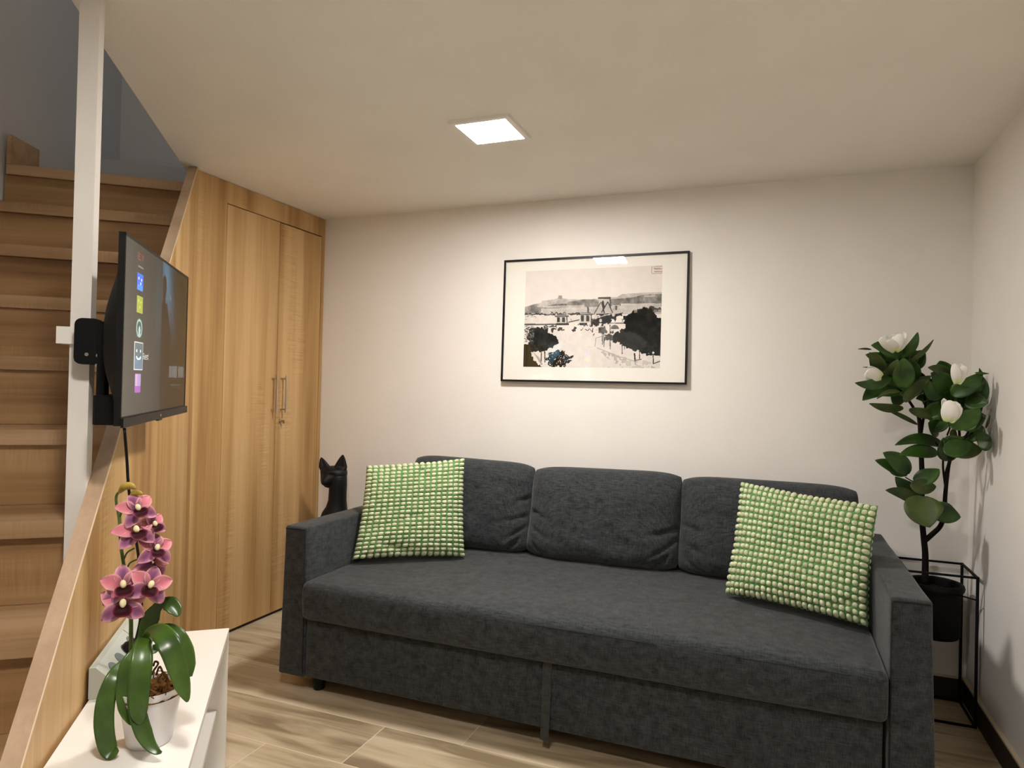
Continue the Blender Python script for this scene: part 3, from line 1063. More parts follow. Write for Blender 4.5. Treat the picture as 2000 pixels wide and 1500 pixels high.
def paint_print(nx, ny):
    """an old sepia view of a chain bridge and a square with trees; grey values in a drawing frame of its own"""
    u, v = np.meshgrid((np.arange(nx) + 0.5) / nx, (np.arange(ny) + 0.5) / ny)   # v down
    xl = 100 - 35 * v
    xr = 1780 - 45 * v
    X = xl + (xr - xl) * u
    Y = (180 - 60 * u) + ((1355 + 30 * u) - (180 - 60 * u)) * v
    n1, n2, n3 = vnoise(X, Y, 60, 1), vnoise(X, Y, 22, 2), vnoise(X, Y, 10, 3)
    nn_ = 0.5 * n1 + 0.3 * n2 + 0.2 * n3
    jx, jy = X + (vnoise(X, Y, 26, 5) - .5) * 46 + (n3 - .5) * 22, Y + (vnoise(X, Y, 26, 6) - .5) * 46 + (n2 - .5) * 16
    g = np.full(X.shape, 236.0) + (n1 - .5) * 6

    def put(mask, val, var=0):
        g[mask] = (val + (nn_ - .5) * 2 * var)[mask] if var else val

    def line(x1, y1, x2, y2, w, val, a=1.0):
        mk = seg_dist(X, Y, x1, y1, x2, y2) < w
        g[mk] = g[mk] * (1 - a) + val * a

    def curve(pts):
        xs, ys = zip(*pts)
        return np.interp(X, xs, ys)
    put(Y > 830, 232, 10)
    far = curve([(60, 625), (220, 582), (300, 570), (310, 545), (450, 532), (510, 515), (545, 478), (575, 515), (640, 528), (860, 535), (1250, 505), (1310, 470), (1660, 452), (1800, 452)])
    hill = curve([(60, 630), (220, 585), (400, 602), (640, 562), (860, 530), (1020, 538), (1250, 530), (1440, 512), (1560, 482), (1800, 472)])
    put((Y > far) & (Y < 720), 196, 26)
    put((Y > hill) & (Y < 700), 138, 60)
    for (x0, x1, y0, y1) in ((310, 640, 545, 585), (250, 390, 598, 622), (1565, 1690, 492, 508), (330, 850, 610, 632), (560, 760, 628, 655)):
        mk = (X > x0) & (X < x1) & (Y > y0 + (X - x0) * -0.02) & (Y < y1)
        put(mk, 190, 34)
    put((np.abs(X - 545) < 22) & (Y > 482) & (Y < 520), 160, 20)
    put((Y > 645 - (X - 300) * 0.03) & (Y < 702) & (X > 300) & (X < 1430), 205, 20)
    win = (np.sin(X * 0.42) > 0.25) & (np.sin(Y * 0.5) > 0)
    put((Y > 655) & (Y < 695) & (X > 320) & (X < 1420) & win, 165, 20)
    put((Y > 590) & (Y < 665) & (X > 1290) & (X < 1760), 208, 26)
    put((Y > 605) & (Y < 660) & (X > 1290) & (X < 1760) & win, 165, 20)
    put((X > 880) & (X < 905) & (Y > 625) & (Y < 690), 100)
    put((np.abs(jy - 712) < 11) & (X < 860), 70, 30)
    put((Y > 728) & (Y < 826) & (X < 1000), 226, 10)
    put((np.abs(jy - 745) < 6) & (X > 90) & (X < 240), 160)
    put((np.abs(Y - 836) < 9) & (X < 500), 95, 20)
    put((np.abs(jy - 862) < 14) & (X > 330) & (X < 500), 80, 30)
    put((jy > 640) & (jy < 676) & (X > 1480) & (X < 1780), 70, 40)
    # towers, chains and deck
    put((X > 1015) & (X < 1172) & (Y > 506) & (Y < 530), 80, 20)
    put((X > 1025) & (X < 1168) & (Y > 530) & (Y < 715), 200, 24)
    put((X > 1155) & (X < 1172) & (Y > 520) & (Y < 640), 90)
    for (a_, b_, c_, d_, w_) in ((1050, 570, 962, 720, 5), (1062, 575, 1090, 700, 8), (1132, 570, 1060, 690, 7), (1140, 575, 1195, 712, 6), (1000, 720, 1190, 712, 7), (1075, 560, 1090, 640, 10)):
        line(a_, b_, c_, d_, w_, 70)
    put((X > 1190) & (X < 1276) & (Y > 592) & (Y < 668), 188, 30)
    put((X > 1190) & (X < 1276) & (Y > 592) & (Y < 602), 110)
    put((np.hypot((X - 1234) / 14, (Y - 640) / 30) < 1), 90)
    put(inpoly(jx, jy, [(950, 790), (1010, 730), (1210, 705), (1300, 690), (1310, 720), (1190, 800), (1100, 850), (960, 850)]), 55, 30)
    line(975, 770, 1190, 705, 5, 190)
    for (x_, y_, r_) in ((1045, 795, 17), (1200, 725, 18), (985, 750, 22), (1030, 745, 14)):
        put(np.hypot(X - x_, (Y - y_) * 0.8) < r_, 215, 20)
    # kiosks
    for (x0, x1, yr, y1, dk) in ((478, 652, 712, 826, 60), (778, 955, 690, 818, 70)):
        put((X > x0 + 18) & (X < x1 - 18) & (Y > yr) & (Y < y1), 205, 20)
        put((X > x0) & (X < x1) & (Y > yr + 18) & (Y < yr + 34), 95, 20)
        put((X > x0 + 25) & (X < x1 - 30) & (Y > yr) & (Y < yr + 12), 110)
        for f_ in (0.25, 0.62):
            put((np.abs(X - (x0 + (x1 - x0) * f_)) < 18) & (Y > yr + 38) & (Y < y1 - 14), dk, 20)
        put((np.abs(X - (x1 - 22)) < 6) & (Y > yr + 30) & (Y < y1), 60)
    put((X > 490) & (X < 655) & (Y > 822) & (Y < 848), 60, 20)
    put((X > 788) & (X < 880) & (Y > 820) & (Y < 852), 50, 30)
    put((X > 925) & (X < 950) & (Y > 800) & (Y < 870), 60)
    line(650, 812, 780, 785, 7, 90)
    put((X > 1140) & (X < 1320) & (Y > 822) & (Y < 834), 90)
    put((np.hypot((X - 1215) / 50, (Y - 900) / 50) < 1) & (Y < 900), 120, 40)
    # carts and walkers
    for (x_, y_, a_, b_) in ((455, 905, 40, 16), (550, 890, 40, 24), (725, 905, 22, 22), (745, 910, 12, 14), (808, 895, 6, 22), (735, 845, 5, 16), (765, 850, 5, 16), (895, 912, 40, 10), (945, 895, 14, 24),
                            (970, 962, 9, 22), (1190, 930, 8, 20), (840, 842, 8, 20), (860, 846, 6, 16), (910, 850, 6, 16), (685, 790, 5, 18)):
        put(np.hypot((jx - x_) / a_, (jy - y_) / b_) < 1, 70, 40)
    # park path on the right, thin young trees
    for (p_, q_) in (((985, 1010), (1080, 985)), ((985, 1010), (975, 1110)), ((1000, 1130), (1240, 1230)), ((1240, 1230), (1480, 1310))):
        line(*p_, *q_, 4, 140, .7)
    put((inpoly(X, Y, [(1000, 1140), (1500, 1300), (1700, 1385), (1300, 1385), (1100, 1240)])) & (n2 > .62), 185, 20)
    put((X > 1050) & (X < 1650) & (Y > 1290) & (n1 > .6), 205, 14)
    for (x_, y_, a_, b_) in ((1060, 915, 62, 50), (1150, 1010, 60, 28), (1120, 985, 30, 20)):
        put(np.hypot((jx - x_) / a_, (jy - y_) / b_) < 1, 95, 60)
    for (x_, y0, y1) in ((1064, 940, 1090), (1084, 950, 1115), (1158, 850, 1145), (1300, 1100, 1205), (1504, 1080, 1275), (1330, 1090, 1150)):
        line(x_, y0, x_, y1, 5, 80)
    # the big trees
    put(inpoly(jx, jy, [(1320, 760), (1400, 700), (1560, 650), (1660, 670), (1740, 780), (1790, 800), (1790, 1240), (1620, 1220), (1500, 1180), (1300, 1110), (1200, 1040), (1195, 970), (1260, 920), (1340, 900)]), 20, 44)
    put(inpoly(jx, jy, [(1195, 970), (1260, 925), (1400, 930), (1560, 1000), (1600, 1100), (1500, 1180), (1300, 1110), (1205, 1050)]), 46, 18)
    put(inpoly(jx, jy, [(130, 900), (250, 862), (380, 885), (410, 940), (480, 980), (520, 1050), (440, 1120), (300, 1175), (160, 1170), (125, 1050)]), 26, 50)
    put((jx < 200) & (jx > 80) & (Y > 850) & (Y < 1050) & (n3 > .55), 110, 30)
    put(inpoly(jx, jy, [(30, 1080), (150, 1085), (200, 1250), (320, 1380), (30, 1400)]), 30, 10)
    put(inpoly(jx, jy, [(390, 1170), (580, 1158), (640, 1215), (722, 1225), (650, 1290), (700, 1300), (600, 1358), (400, 1358), (375, 1260)]) & (n3 > .16), 22, 30)
    line(300, 1150, 300, 1290, 6, 50)
    line(345, 1160, 350, 1300, 7, 50)
    for k_ in range(6):
        line(200 + k_ * 14, 1180 + k_ * 12, 300 + k_ * 3, 1330, 3, 150, .6)
    # lamp and passer-by
    line(1660, 1120, 1660, 1330, 6, 40)
    put(np.hypot(X - 1661, Y - 1196) < 13, 240)
    line(1662, 1330, 1735, 1300, 6, 60)
    line(1445, 1205, 1450, 1290, 9, 50)
    line(1450, 1290, 1520, 1275, 6, 110)
    # stamp at the edge of the sheet
    for p_ in (((1657, 140), (1790, 134)), ((1657, 222), (1790, 220)), ((1657, 140), (1657, 222))):
        line(*p_[0], *p_[1], 4, 160, .8)
    col = np.stack([g, g * 0.955 + 2, g * 0.925 + 2], -1)
    st_ = (X > 1680) & (X < 1785) & (((Y > 152) & (Y < 176)) | ((Y > 190) & (Y < 208))) & (n3 > 0.3)
    col[st_] = (190, 165, 160)
    ol = inpoly(X, Y, [(30, 1080), (150, 1085), (200, 1250), (320, 1380), (30, 1400)]) & (g < 70)
    col[ol] = (58, 48, 26)
    col = np.clip(col, 8, 255) / 255
    return 0.84 * np.where(col <= 0.04045, col / 12.92, ((col + 0.055) / 1.055) ** 2.4)


def raster_mesh(name, colr, P00, dx, dy, mat, parent, cells=True):
    """flat sheet cut into cells that each carry one colour; colr rows run top to bottom"""
    ny, nx, _ = colr.shape
    iu, iv = np.meshgrid(np.arange(nx), np.arange(ny))
    P00, dx, dy = np.array(P00), np.array(dx), np.array(dy)
    me = bpy.data.meshes.new(name)
    gx, gy = np.meshgrid(np.arange(nx + 1) / nx, np.arange(ny + 1) / ny)
    vs = P00 + gx[..., None] * dx + gy[..., None] * dy
    idx = iv * (nx + 1) + iu
    fs = np.stack([idx, idx + nx + 1, idx + nx + 2, idx + 1], -1).reshape(-1, 4)
    me.from_pydata(vs.reshape(-1, 3).tolist(), [], fs.tolist())
    ca = me.color_attributes.new('Col', 'FLOAT_COLOR', 'CORNER')
    c4 = np.concatenate([colr.reshape(-1, 3), np.ones((nx * ny, 1))], 1)
    ca.data.foreach_set('color', np.repeat(c4, 4, 0).ravel())
    me.materials.append(mat)
    o = bpy.data.objects.new(name, me)
    COL.objects.link(o)
    if parent:
        o.parent = parent
        pm = parent.matrix_basis.copy()
        o.matrix_basis = pm.inverted()
    return o


# frame hangs on the wall, its lower edge standing off a little; the acrylic pane bows
fx0, fx1, fz0, fz1 = 1.142, 2.082, 1.270, 1.899
pic = thing('framed_print', 'black framed old black-and-white photograph of a chain bridge, hanging above the sofa', 'picture', ((fx0 + fx1) / 2, 0, fz0))
TILT = math.radians(-1.0)
YAWF = math.radians(-0.5)


def fr(x, d, z):
    """frame coordinates: x along, d out of the wall, z up"""
    dz = z - fz0
    y = -0.014 - d * math.cos(TILT) - dz * math.sin(TILT)
    zz = fz0 + dz * math.cos(TILT) - d * math.sin(TILT)
    return Vector((x, y + (x - fx0) * math.sin(YAWF) * 0.0, zz))


def fbox(mb, x0, x1, d0, d1, z0, z1, mi=0):
    vs = [fr(x, d, z) for z in (z0, z1) for d in (d0, d1) for x in (x0, x1)]
    return mb.add(vs, [(0, 2, 3, 1), (4, 5, 7, 6), (0, 1, 5, 4), (1, 3, 7, 5), (3, 2, 6, 7), (2, 0, 4, 6)], mi)


mb = MB()
b_ = 0.0095
fbox(mb, fx0, fx1, 0, 0.014, fz0, fz0 + b_)
fbox(mb, fx0, fx1, 0, 0.014, fz1 - b_, fz1)
fbox(mb, fx0, fx0 + b_, 0, 0.014, fz0 + b_, fz1 - b_)
fbox(mb, fx1 - b_, fx1, 0, 0.014, fz0 + b_, fz1 - b_)
mb.build('frame', M['black_plastic'], pic)
mb = MB()
fbox(mb, fx0 + b_, fx1 - b_, 0.001, 0.006, fz0 + b_, fz1 - b_)
mb.build('mount_board', M['mat_board'], pic)
pr = paint_print(400, 282)
px0, px1, pz0, pz1 = 1.262, 1.956, 1.346, 1.838
raster_mesh('print', pr, tuple(fr(px0, 0.0066, pz1)), tuple(fr(px1, 0.0066, pz1) - fr(px0, 0.0066, pz1)), tuple(fr(px0, 0.0066, pz0) - fr(px0, 0.0066, pz1)), M['print'], pic)
gm, gnt, gb = new_mat('picture_glass')
gnt.nodes.remove(gb)
gl = gnt.nodes.new('ShaderNodeBsdfGlossy')
gl.inputs['Roughness'].default_value = 0.02
tr = gnt.nodes.new('ShaderNodeBsdfTransparent')
lw_ = gnt.nodes.new('ShaderNodeLayerWeight')
lw_.inputs['Blend'].default_value = 0.5
pw_ = gnt.nodes.new('ShaderNodeMath')
pw_.operation = 'POWER'
pw_.inputs[1].default_value = 5
fz_ = gnt.nodes.new('ShaderNodeMath')
fz_.operation = 'MULTIPLY_ADD'
fz_.inputs[1].default_value = 0.95
fz_.inputs[2].default_value = 0.045
gnt.links.new(lw_.outputs['Facing'], pw_.inputs[0])
gnt.links.new(pw_.outputs[0], fz_.inputs[0])
mxs = gnt.nodes.new('ShaderNodeMixShader')
gnt.links.new(fz_.outputs[0], mxs.inputs[0])
gnt.links.new(tr.outputs[0], mxs.inputs[1])
gnt.links.new(gl.outputs[0], mxs.inputs[2])
gnt.links.new(mxs.outputs[0], gnt.nodes['Material Output'].inputs[0])
mb = MB()
mb.grid(lambda i, j: fr(fx0 + b_ + (fx1 - fx0 - 2 * b_) * i, 0.0095 + 0.008 * math.sin(math.pi * j), fz0 + b_ + (fz1 - fz0 - 2 * b_) * j), 40, 40)
mb.build('glass', gm, pic, smooth=True)

# ------------------------------------------------------------------ television on the post
T0p = tw(1.68, -0.085, 1.125)
T1p = tw(0.97, -0.11, 1.133)
ta = (T1p - T0p)
TL_ = ta.length
ta.normalize()
tn = Vector((-ta.y, ta.x, 0)).normalized()
if tn.dot(N) < 0:
    tn = -tn
tu = Vector((0, 0, 1))
TH = 0.433


def tv(a_, b_, c_):
    return T0p + ta * a_ + tn * b_ + tu * c_


def tvbox(mb, a0, a1, b0, b1, c0, c1, mi=0):
    vs = [tv(a_, b_, c_) for c_ in (c0, c1) for b_ in (b0, b1) for a_ in (a0, a1)]
    return mb.add(vs, [(0, 2, 3, 1), (4, 5, 7, 6), (0, 1, 5, 4), (1, 3, 7, 5), (3, 2, 6, 7), (2, 0, 4, 6)], mi)


tvr = thing('television', 'black flat-screen television swung out on an arm from the white post', 'television', tuple(tv(0.35, -0.03, 0)))
mb = MB()
bz = 0.006
tvbox(mb, 0, TL_, -0.012, 0.0, 0, TH)
for (a0, a1, c0, c1) in ((0, TL_, TH - bz, TH), (0, bz, 0, TH), (TL_ - bz, TL_, 0, TH), (0, TL_, 0, 0.020)):
    tvbox(mb, a0, a1, 0.0, 0.0022, c0, c1)
tvbox(mb, 0.0, TL_ + 0.004, 0.0022, 0.008, -0.004, 0.017)
tvbox(mb, 0.33, 0.37, 0.0, 0.008, -0.008, -0.004)
mb.build('bezel', M['black_plastic'], tvr)

FONT = {'G': ' ### #   ##    # ####   ##   # ### ', 'u': '          #   ##   ##   ##   # ####', 'e': '          ### #   #######     ### ',
        's': '          #####     ###     #####  ', 't': ' #    #   ###   #    #    #     ## ', 'E': '######    #    #### #    #    #####', 'T': '#####  #    #    #    #    #    #  '}


def draw_text(img, txt, x0, y0, sc_x, sc_y, col):
    for ch in txt:
        bits = FONT.get(ch, '')
        for i, cbit in enumerate(bits[:35]):
            if cbit == '#':
                rx, ry = i % 5, i // 5
                xa, ya = int(x0 + rx * sc_x), int(y0 + ry * sc_y)
                img[ya:max(ya + 1, int(y0 + (ry + 1) * sc_y)), xa:max(xa + 1, int(x0 + (rx + 1) * sc_x))] = col
        x0 += 6 * sc_x


def paint_screen(nx=320, ny=180):
    u, v = np.meshgrid((np.arange(nx) + .5) / nx, 1 - (np.arange(ny) + .5) / ny)  # v up
    img = np.zeros((ny, nx, 3))
    img[:] = (0.036, 0.034, 0.027)
    right = u > 0.505
    img[right] = (0.034, 0.025, 0.010)
    glow = np.exp(-(((u - 0.60) / 0.10) ** 2 + ((v - 0.85) / 0.28) ** 2))
    beam = np.exp(-(((u - (0.56 + (1 - v) * 0.35)) / 0.07) ** 2)) * np.clip((v - 0.42) / 0.5, 0, 1)
    for k_, c_ in enumerate((0.05, 0.16, 0.25)):
        img[..., k_] += right * (glow * 0.7 + beam * 0.6) * c_
    left = np.exp(-(((u - 0.46) / 0.06) ** 2 + ((v - 0.72) / 0.3) ** 2)) * (~right)
    for k_, c_ in enumerate((0.0, 0.02, 0.03)):
        img[..., k_] += left * c_
    # the standing figure
    head_ = np.hypot((u - 0.545) / 0.035, (v - 0.84) / 0.075) < 1
    torso = (u > 0.47 + (v - .3) * 0.05) & (u < 0.60 + np.clip(0.72 - v, 0, 0.2) * 0.35) & (v < 0.73) & (v > 0.0)
    fig_ = (head_ | torso | ((np.abs(u - 0.545) < 0.022) & (v < 0.8) & (v > 0.7))) & right
    img[fig_] = (0.028, 0.015, 0.005)
    m_ = np.hypot((u - 0.655) / 0.010, (v - 0.78) / 0.014) < 1
    img[m_] = (0.30, 0.36, 0.36)

    def rect(u0, u1, v0, v1, c_):
        k_ = (u > u0) & (u < u1) & (v > v0) & (v < v1)
        img[k_] = c_
        return k_
    # menu tiles
    rect(0.145, 0.222, 0.734, 0.836, (0.04, 0.10, 0.45))
    rect(0.150, 0.217, 0.736, 0.765, (0.06, 0.18, 0.50))
    for (a_, b_) in ((0.165, 0.803), (0.200, 0.798), (0.190, 0.775)):
        k_ = np.hypot((u - a_) / 0.006, (v - b_) / 0.009) < 1
        img[k_] = (0.45, 0.5, 0.8)
    rect(0.147, 0.225, 0.600, 0.702, (0.23, 0.25, 0.04))
    for (a_, b_) in ((0.170, 0.670), (0.200, 0.665), (0.188, 0.635)):
        k_ = np.hypot((u - a_) / 0.005, (v - b_) / 0.007) < 1
        img[k_] = (0.42, 0.44, 0.10)
    rect(0.149, 0.226, 0.457, 0.561, (0.03, 0.07, 0.045))
    k_ = (np.abs(np.hypot((u - 0.188) / 0.034, (v - 0.51) / 0.048) - 1) < 0.14)
    img[k_] = (0.24, 0.30, 0.27)
    k_ = np.hypot((u - 0.190) / 0.012, (v - 0.495) / 0.030) < 1
    img[k_] = (0.30, 0.34, 0.33)
    rect(0.131, 0.245, 0.263, 0.430, (0.42, 0.42, 0.38))
    rect(0.136, 0.240, 0.269, 0.424, (0.075, 0.10, 0.105))
    rect(0.136, 0.240, 0.269, 0.340, (0.09, 0.13, 0.17))
    for a_ in (0.163, 0.212):
        k_ = np.hypot((u - a_) / 0.006, (v - 0.375) / 0.010) < 1
        img[k_] = (0.55, 0.62, 0.62)
    rr = np.hypot((u - 0.189) / 0.026, (v - 0.347) / 0.022)
    k_ = (np.abs(rr - 1) < 0.22) & (v < 0.345)
    img[k_] = (0.55, 0.62, 0.64)
    rect(0.149, 0.226, 0.165, 0.240, (0.26, 0.17, 0.34))
    rect(0.160, 0.180, 0.165, 0.240, (0.36, 0.22, 0.30))
    rect(0.149, 0.226, 0.125, 0.165, (0.22, 0.07, 0.25))
    row = lambda vv: int((1 - vv) * ny)
    draw_text(img, 'ET', 0.145 * nx, row(0.945), nx * 0.0075, ny * 0.006, np.array((0.20, 0.045, 0.03)))
    rect(0.150, 0.222, 0.868, 0.876, (0.12, 0.12, 0.11))
    draw_text(img, 'Guest', 0.250 * nx, row(0.364), nx * 0.0027, ny * 0.0056, np.array((0.40, 0.40, 0.38)))
    # title letters, too small to read
    xs = 0.665
    rr_ = random.Random(4)
    while xs < 0.955:
        wd = rr_.choice((0.012, 0.018, 0.010))
        if not 0.815 < xs < 0.828:
            rect(xs, xs + wd, 0.214, 0.300, (0.27, 0.30, 0.29))
        xs += wd + 0.006
    for a_ in np.arange(0.70, 0.90, 0.02):
        rect(a_, a_ + 0.014, 0.156, 0.166, (0.12, 0.13, 0.11))
    return img


raster_mesh('screen', paint_screen(), tuple(tv(bz, 0.0012, TH - bz)), tuple(ta * (TL_ - 2 * bz)), (0, 0, -(TH - bz - 0.020)), M['screen'], tvr)
# moulded back: a shallow shell that swells towards the middle
mb = MB()


def backshell(i, j):
    a_ = 0.004 + (TL_ - 0.008) * i
    c_ = 0.004 + (TH - 0.008) * j
    e = min(1, i / 0.26, (1 - i) / 0.26)
    e = math.sin(e * math.pi / 2)
    g_ = (j / 0.46) if j < 0.46 else 1 - (j - 0.46) / 0.54
    g_ = math.sin(min(1, g_ * 1.12) * math.pi / 2) ** (0.8 if j < 0.46 else 1.15)
    return tv(a_, -0.012 - 0.070 * e * g_, c_)


mb.grid(backshell, 48, 30)
mb.build('back_cover', M['black_matt'], tvr, smooth=True)
mb = MB()
vs0, vs1 = [], []
for (a_, b_) in ((0.085, -0.02), (0.09, -0.075), (0.105, -0.084), (0.40, -0.084), (0.44, -0.07), (0.45, -0.02)):
    vs0.append(tv(a_, b_, -0.004))
    vs1.append(tv(a_, b_, 0.064))
mb.loft(vs0, vs1)
mb.build('connection_box', M['black_matt'], tvr)
mb = MB()
tvbox(mb, 0.165, 0.20, -0.096, -0.078, 0.05, 0.235)
tvbox(mb, 0.34, 0.37, -0.096, -0.078, 0.075, 0.235)
tvbox(mb, 0.20, 0.34, -0.094, -0.082, 0.15, 0.235)
mb.build('mounting_bracket', M['black_matt'], tvr)
mb = MB()


def plate(t0, t1, w0_, w1_, z0_, z1_, r_):
    ring = []
    for cw, cz, a0_ in ((w1_ - r_, z1_ - r_, 0), (w0_ + r_, z1_ - r_, 90), (w0_ + r_, z0_ + r_, 180), (w1_ - r_, z0_ + r_, 270)):
        for q_ in range(5):
            an_ = math.radians(a0_ + 22.5 * q_)
            ring.append((cw + r_ * math.cos(an_), cz + r_ * math.sin(an_)))
    mb.loft([tw(t0, w_, z_) for w_, z_ in ring], [tw(t1, w_, z_) for w_, z_ in ring])


plate(1.4625, 1.472, -0.002, 0.064, 1.270, 1.372, 0.004)
plate(1.472, 1.500, 0.0, 0.058, 1.264, 1.376, 0.016)
plate(1.451, 1.4625, 0.004, 0.050, 1.28, 1.36, 0.006)
mb.build('wall_plate', M['black_matt'], tvr)
for (t_, w_, z_) in ((1.5005, 0.030, 1.288), (1.5005, 0.006, 1.286), (1.5005, 0.007, 1.262)):
    MB().tube([tw(t_ - 0.002, w_, z_), tw(t_ + 0.002, w_, z_)], 0.0042, 12).build('screw', M['steel'], tvr)
mb = MB()
tvbox(mb, 0.345, 0.357, 0.0081, 0.0085, 0.003, 0.009)
mb.build('badge', M['steel'], tvr)

# cable hanging from the television down to the sockets
cb_ = spline([at(243, 838, 1.555), at(244, 850, 1.57), at(248, 900, 1.60), at(251, 950, 1.63), at(259, 1010, 1.66), at(267, 1062, 1.68), at(273, 1110, 1.69), at(277, 1160, 1.69), at(274, 1210, 1.69), at(266, 1248, 1.69)], 6)
tag(MB().tube(cb_, 0.0034, 8).build('power_cable', M['black_plastic'], None, smooth=True), 'thin black cable hanging from the television to the socket block', 'cable')

# ------------------------------------------------------------------ low white shelf unit
CT0, CT1, CWB, CWF, CZ = 1.118, 2.30, -0.008, -0.275, 0.470
cab = thing('shelf_unit', 'low white open shelf unit standing along the wooden stair panel', 'shelf', tw((CT0 + CT1) / 2, -0.14), STAIR_ROT)


def cpart(name, *a_, mat='white_laminate'):
    mb = MB()
    tbox(mb, *a_)
    return mb.build(name, M[mat], cab, origin=tw(CT0, 0), rotz=STAIR_ROT)


cpart('top', CT0, CT1, CWF, CWB, CZ - 0.016, CZ)
cpart('side', CT0, CT0 + 0.016, CWF, CWB, 0.0, CZ - 0.0165)
cpart('side', CT1 - 0.016, CT1, CWF, CWB, 0.0, CZ - 0.0165)
cpart('back', CT0 + 0.0165, CT1 - 0.0165, CWB - 0.006, CWB, 0.03, CZ - 0.0165)
cpart('shelf', CT0 + 0.0165, CT1 - 0.0165, CWF + 0.028, CWB - 0.0065, 0.212, 0.228)
cpart('bottom', CT0 + 0.0165, CT1 - 0.0165, CWF + 0.002, CWB - 0.0065, 0.03, 0.046)

# sockets
sk = thing('socket_block', 'pale grey wedge-shaped desktop socket block at the wooden panel behind the orchid', 'power strip', tw(1.35, -0.04, CZ), STAIR_ROT)
k0 = 0.002
prof = [(-k0 - 0.004, 0.001), (-k0 - 0.070, 0.001), (-k0 - 0.075, 0.006), (-k0 - 0.075, 0.020), (-k0 - 0.018, 0.074), (-k0 - 0.004, 0.074)]
sa, sb = 1.165, 1.548
MB().loft([tw(sa, w_, CZ + z_) for w_, z_ in prof], [tw(sb, w_, CZ + z_) for w_, z_ in prof]).build('housing', M['socket_grey'], sk)
q0, q1 = Vector((0, 0, 0)), None
fa, fb = tw(0, prof[3][0], CZ + prof[3][1]), tw(0, prof[4][0], CZ + prof[4][1])
sdir = (fb - fa).normalized()
snorm = S.cross(sdir).normalized()
if snorm.dot(N) < 0:
    snorm = -snorm
mb = MB()
for t_ in (1.49, 1.43, 1.37, 1.31):
    c_ = tw(t_, 0, 0) + (fa + fb) / 2 - C0
    mb.tube([c_ - snorm * 0.001, c_ + snorm * 0.0012], 0.0205, 28)
mb.build('socket', M['socket_blue'], sk, smooth=True, auto=40)
mb = MB()
c_ = tw(1.532, 0, 0) + (fa + fb) / 2 - C0
mb.tube([c_, c_ + snorm * 0.0008], 0.002, 10)
mb.build('screw', M['black_matt'], sk)
mb = MB()
g0 = tw(1.285, 0, 0) - C0
mb.loft([g0 + fa + snorm * .0003, g0 + fb + snorm * .0003, g0 + fb + snorm * .0008, g0 + fa + snorm * .0008], [g0 + fa + S * .002 + snorm * .0003, g0 + fb + S * .002 + snorm * .0003, g0 + fb + S * .002 + snorm * .0008, g0 + fa + S * .002 + snorm * .0008])
mb.build('joint', M['socket_blue'], sk)
c_ = tw(1.37, 0, 0) + (fa + fb) / 2 - C0
plug = MB().tube([c_ + snorm * 0.002, c_ + snorm * 0.012, c_ + snorm * 0.022, c_ + snorm * 0.036], [0.019, 0.019, 0.013, 0.008], 20).build('plug', M['black_plastic'], None, smooth=True, auto=40)
tag(plug, 'black power plug in the socket block, mostly behind the orchid', 'plug')
ad = thing('power_adapter', 'small white box-shaped adapter on the shelf unit, right behind the orchid pot', 'adapter', tw(1.47, -0.185, CZ), STAIR_ROT)
mb = MB()
tbox(mb, 1.435, 1.50, -0.205, -0.168, CZ + 0.0005, CZ + 0.022)
mb.build('housing', M['white_laminate'], ad)
mb = MB()
tbox(mb, 1.5002, 1.501, -0.188, -0.182, CZ + 0.008, CZ + 0.014)
mb.build('port', M['black_matt'], ad)
mb = MB()
tbox(mb, 1.437, 1.47, -0.203, -0.175, CZ + 0.0222, CZ + 0.024)  # darker plate paints the shade on top of the adapter
mb.build('shaded_top', M['socket_blue'], ad)

# ------------------------------------------------------------------ leaves and flowers


def leaf_mesh(path, widths, nrm_hint, fold=0.12, nw=6, mb=None, mi=0, twist=0.0):
    """a blade along path; widths are half-widths; nrm_hint is the way its upper face looks"""
    mb = mb or MB()
    n = len(path)
    vs = []
    for i, p in enumerate(path):
        d = (path[min(i + 1, n - 1)] - path[max(i - 1, 0)]).normalized()
        side = d.cross(nrm_hint)
        if side.length < 1e-3:
            side = d.cross(Vector((1, 0, 0)))
        side.normalize()
        nn = side.cross(d).normalized()
        if twist:
            side = Matrix.Rotation(twist * i / n, 3, d) @ side
            nn = Matrix.Rotation(twist * i / n, 3, d) @ nn
        for k_ in range(nw + 1):
            a_ = 2 * k_ / nw - 1
            vs.append(p + side * widths[i] * a_ + nn * (fold * widths[i] * (abs(a_) ** 1.3)))
    fs = [(i * (nw + 1) + k_, i * (nw + 1) + k_ + 1, (i + 1) * (nw + 1) + k_ + 1, (i + 1) * (nw + 1) + k_) for i in range(n - 1) for k_ in range(nw)]
    return mb.add(vs, fs, mi)


def build_leaf(mb, name, mat, parent):
    o = mb.build(name, mat, parent, smooth=True)
    sm_ = o.modifiers.new('thickness', 'SOLIDIFY')
    sm_.thickness = 0.0012
    sm_.offset = 0
    return o


# ---- orchid
OD = 1.43
pot_c = Vector((1.262, -2.205, CZ))
orch = thing('potted_orchid', 'pink and purple orchid in a white pot on the white shelf unit', 'plant', tuple(pot_c))
MB().lathe([(0.042, 0.0005), (0.044, 0.004), (0.061, 0.112), (0.062, 0.116), (0.0595, 0.116), (0.057, 0.108), (0.053, 0.085)], 0, 0, 48).build('flower_pot', M['pot'], orch, smooth=True, auto=50, origin=pot_c, world=False)
# moss: rough mound
mb = MB()


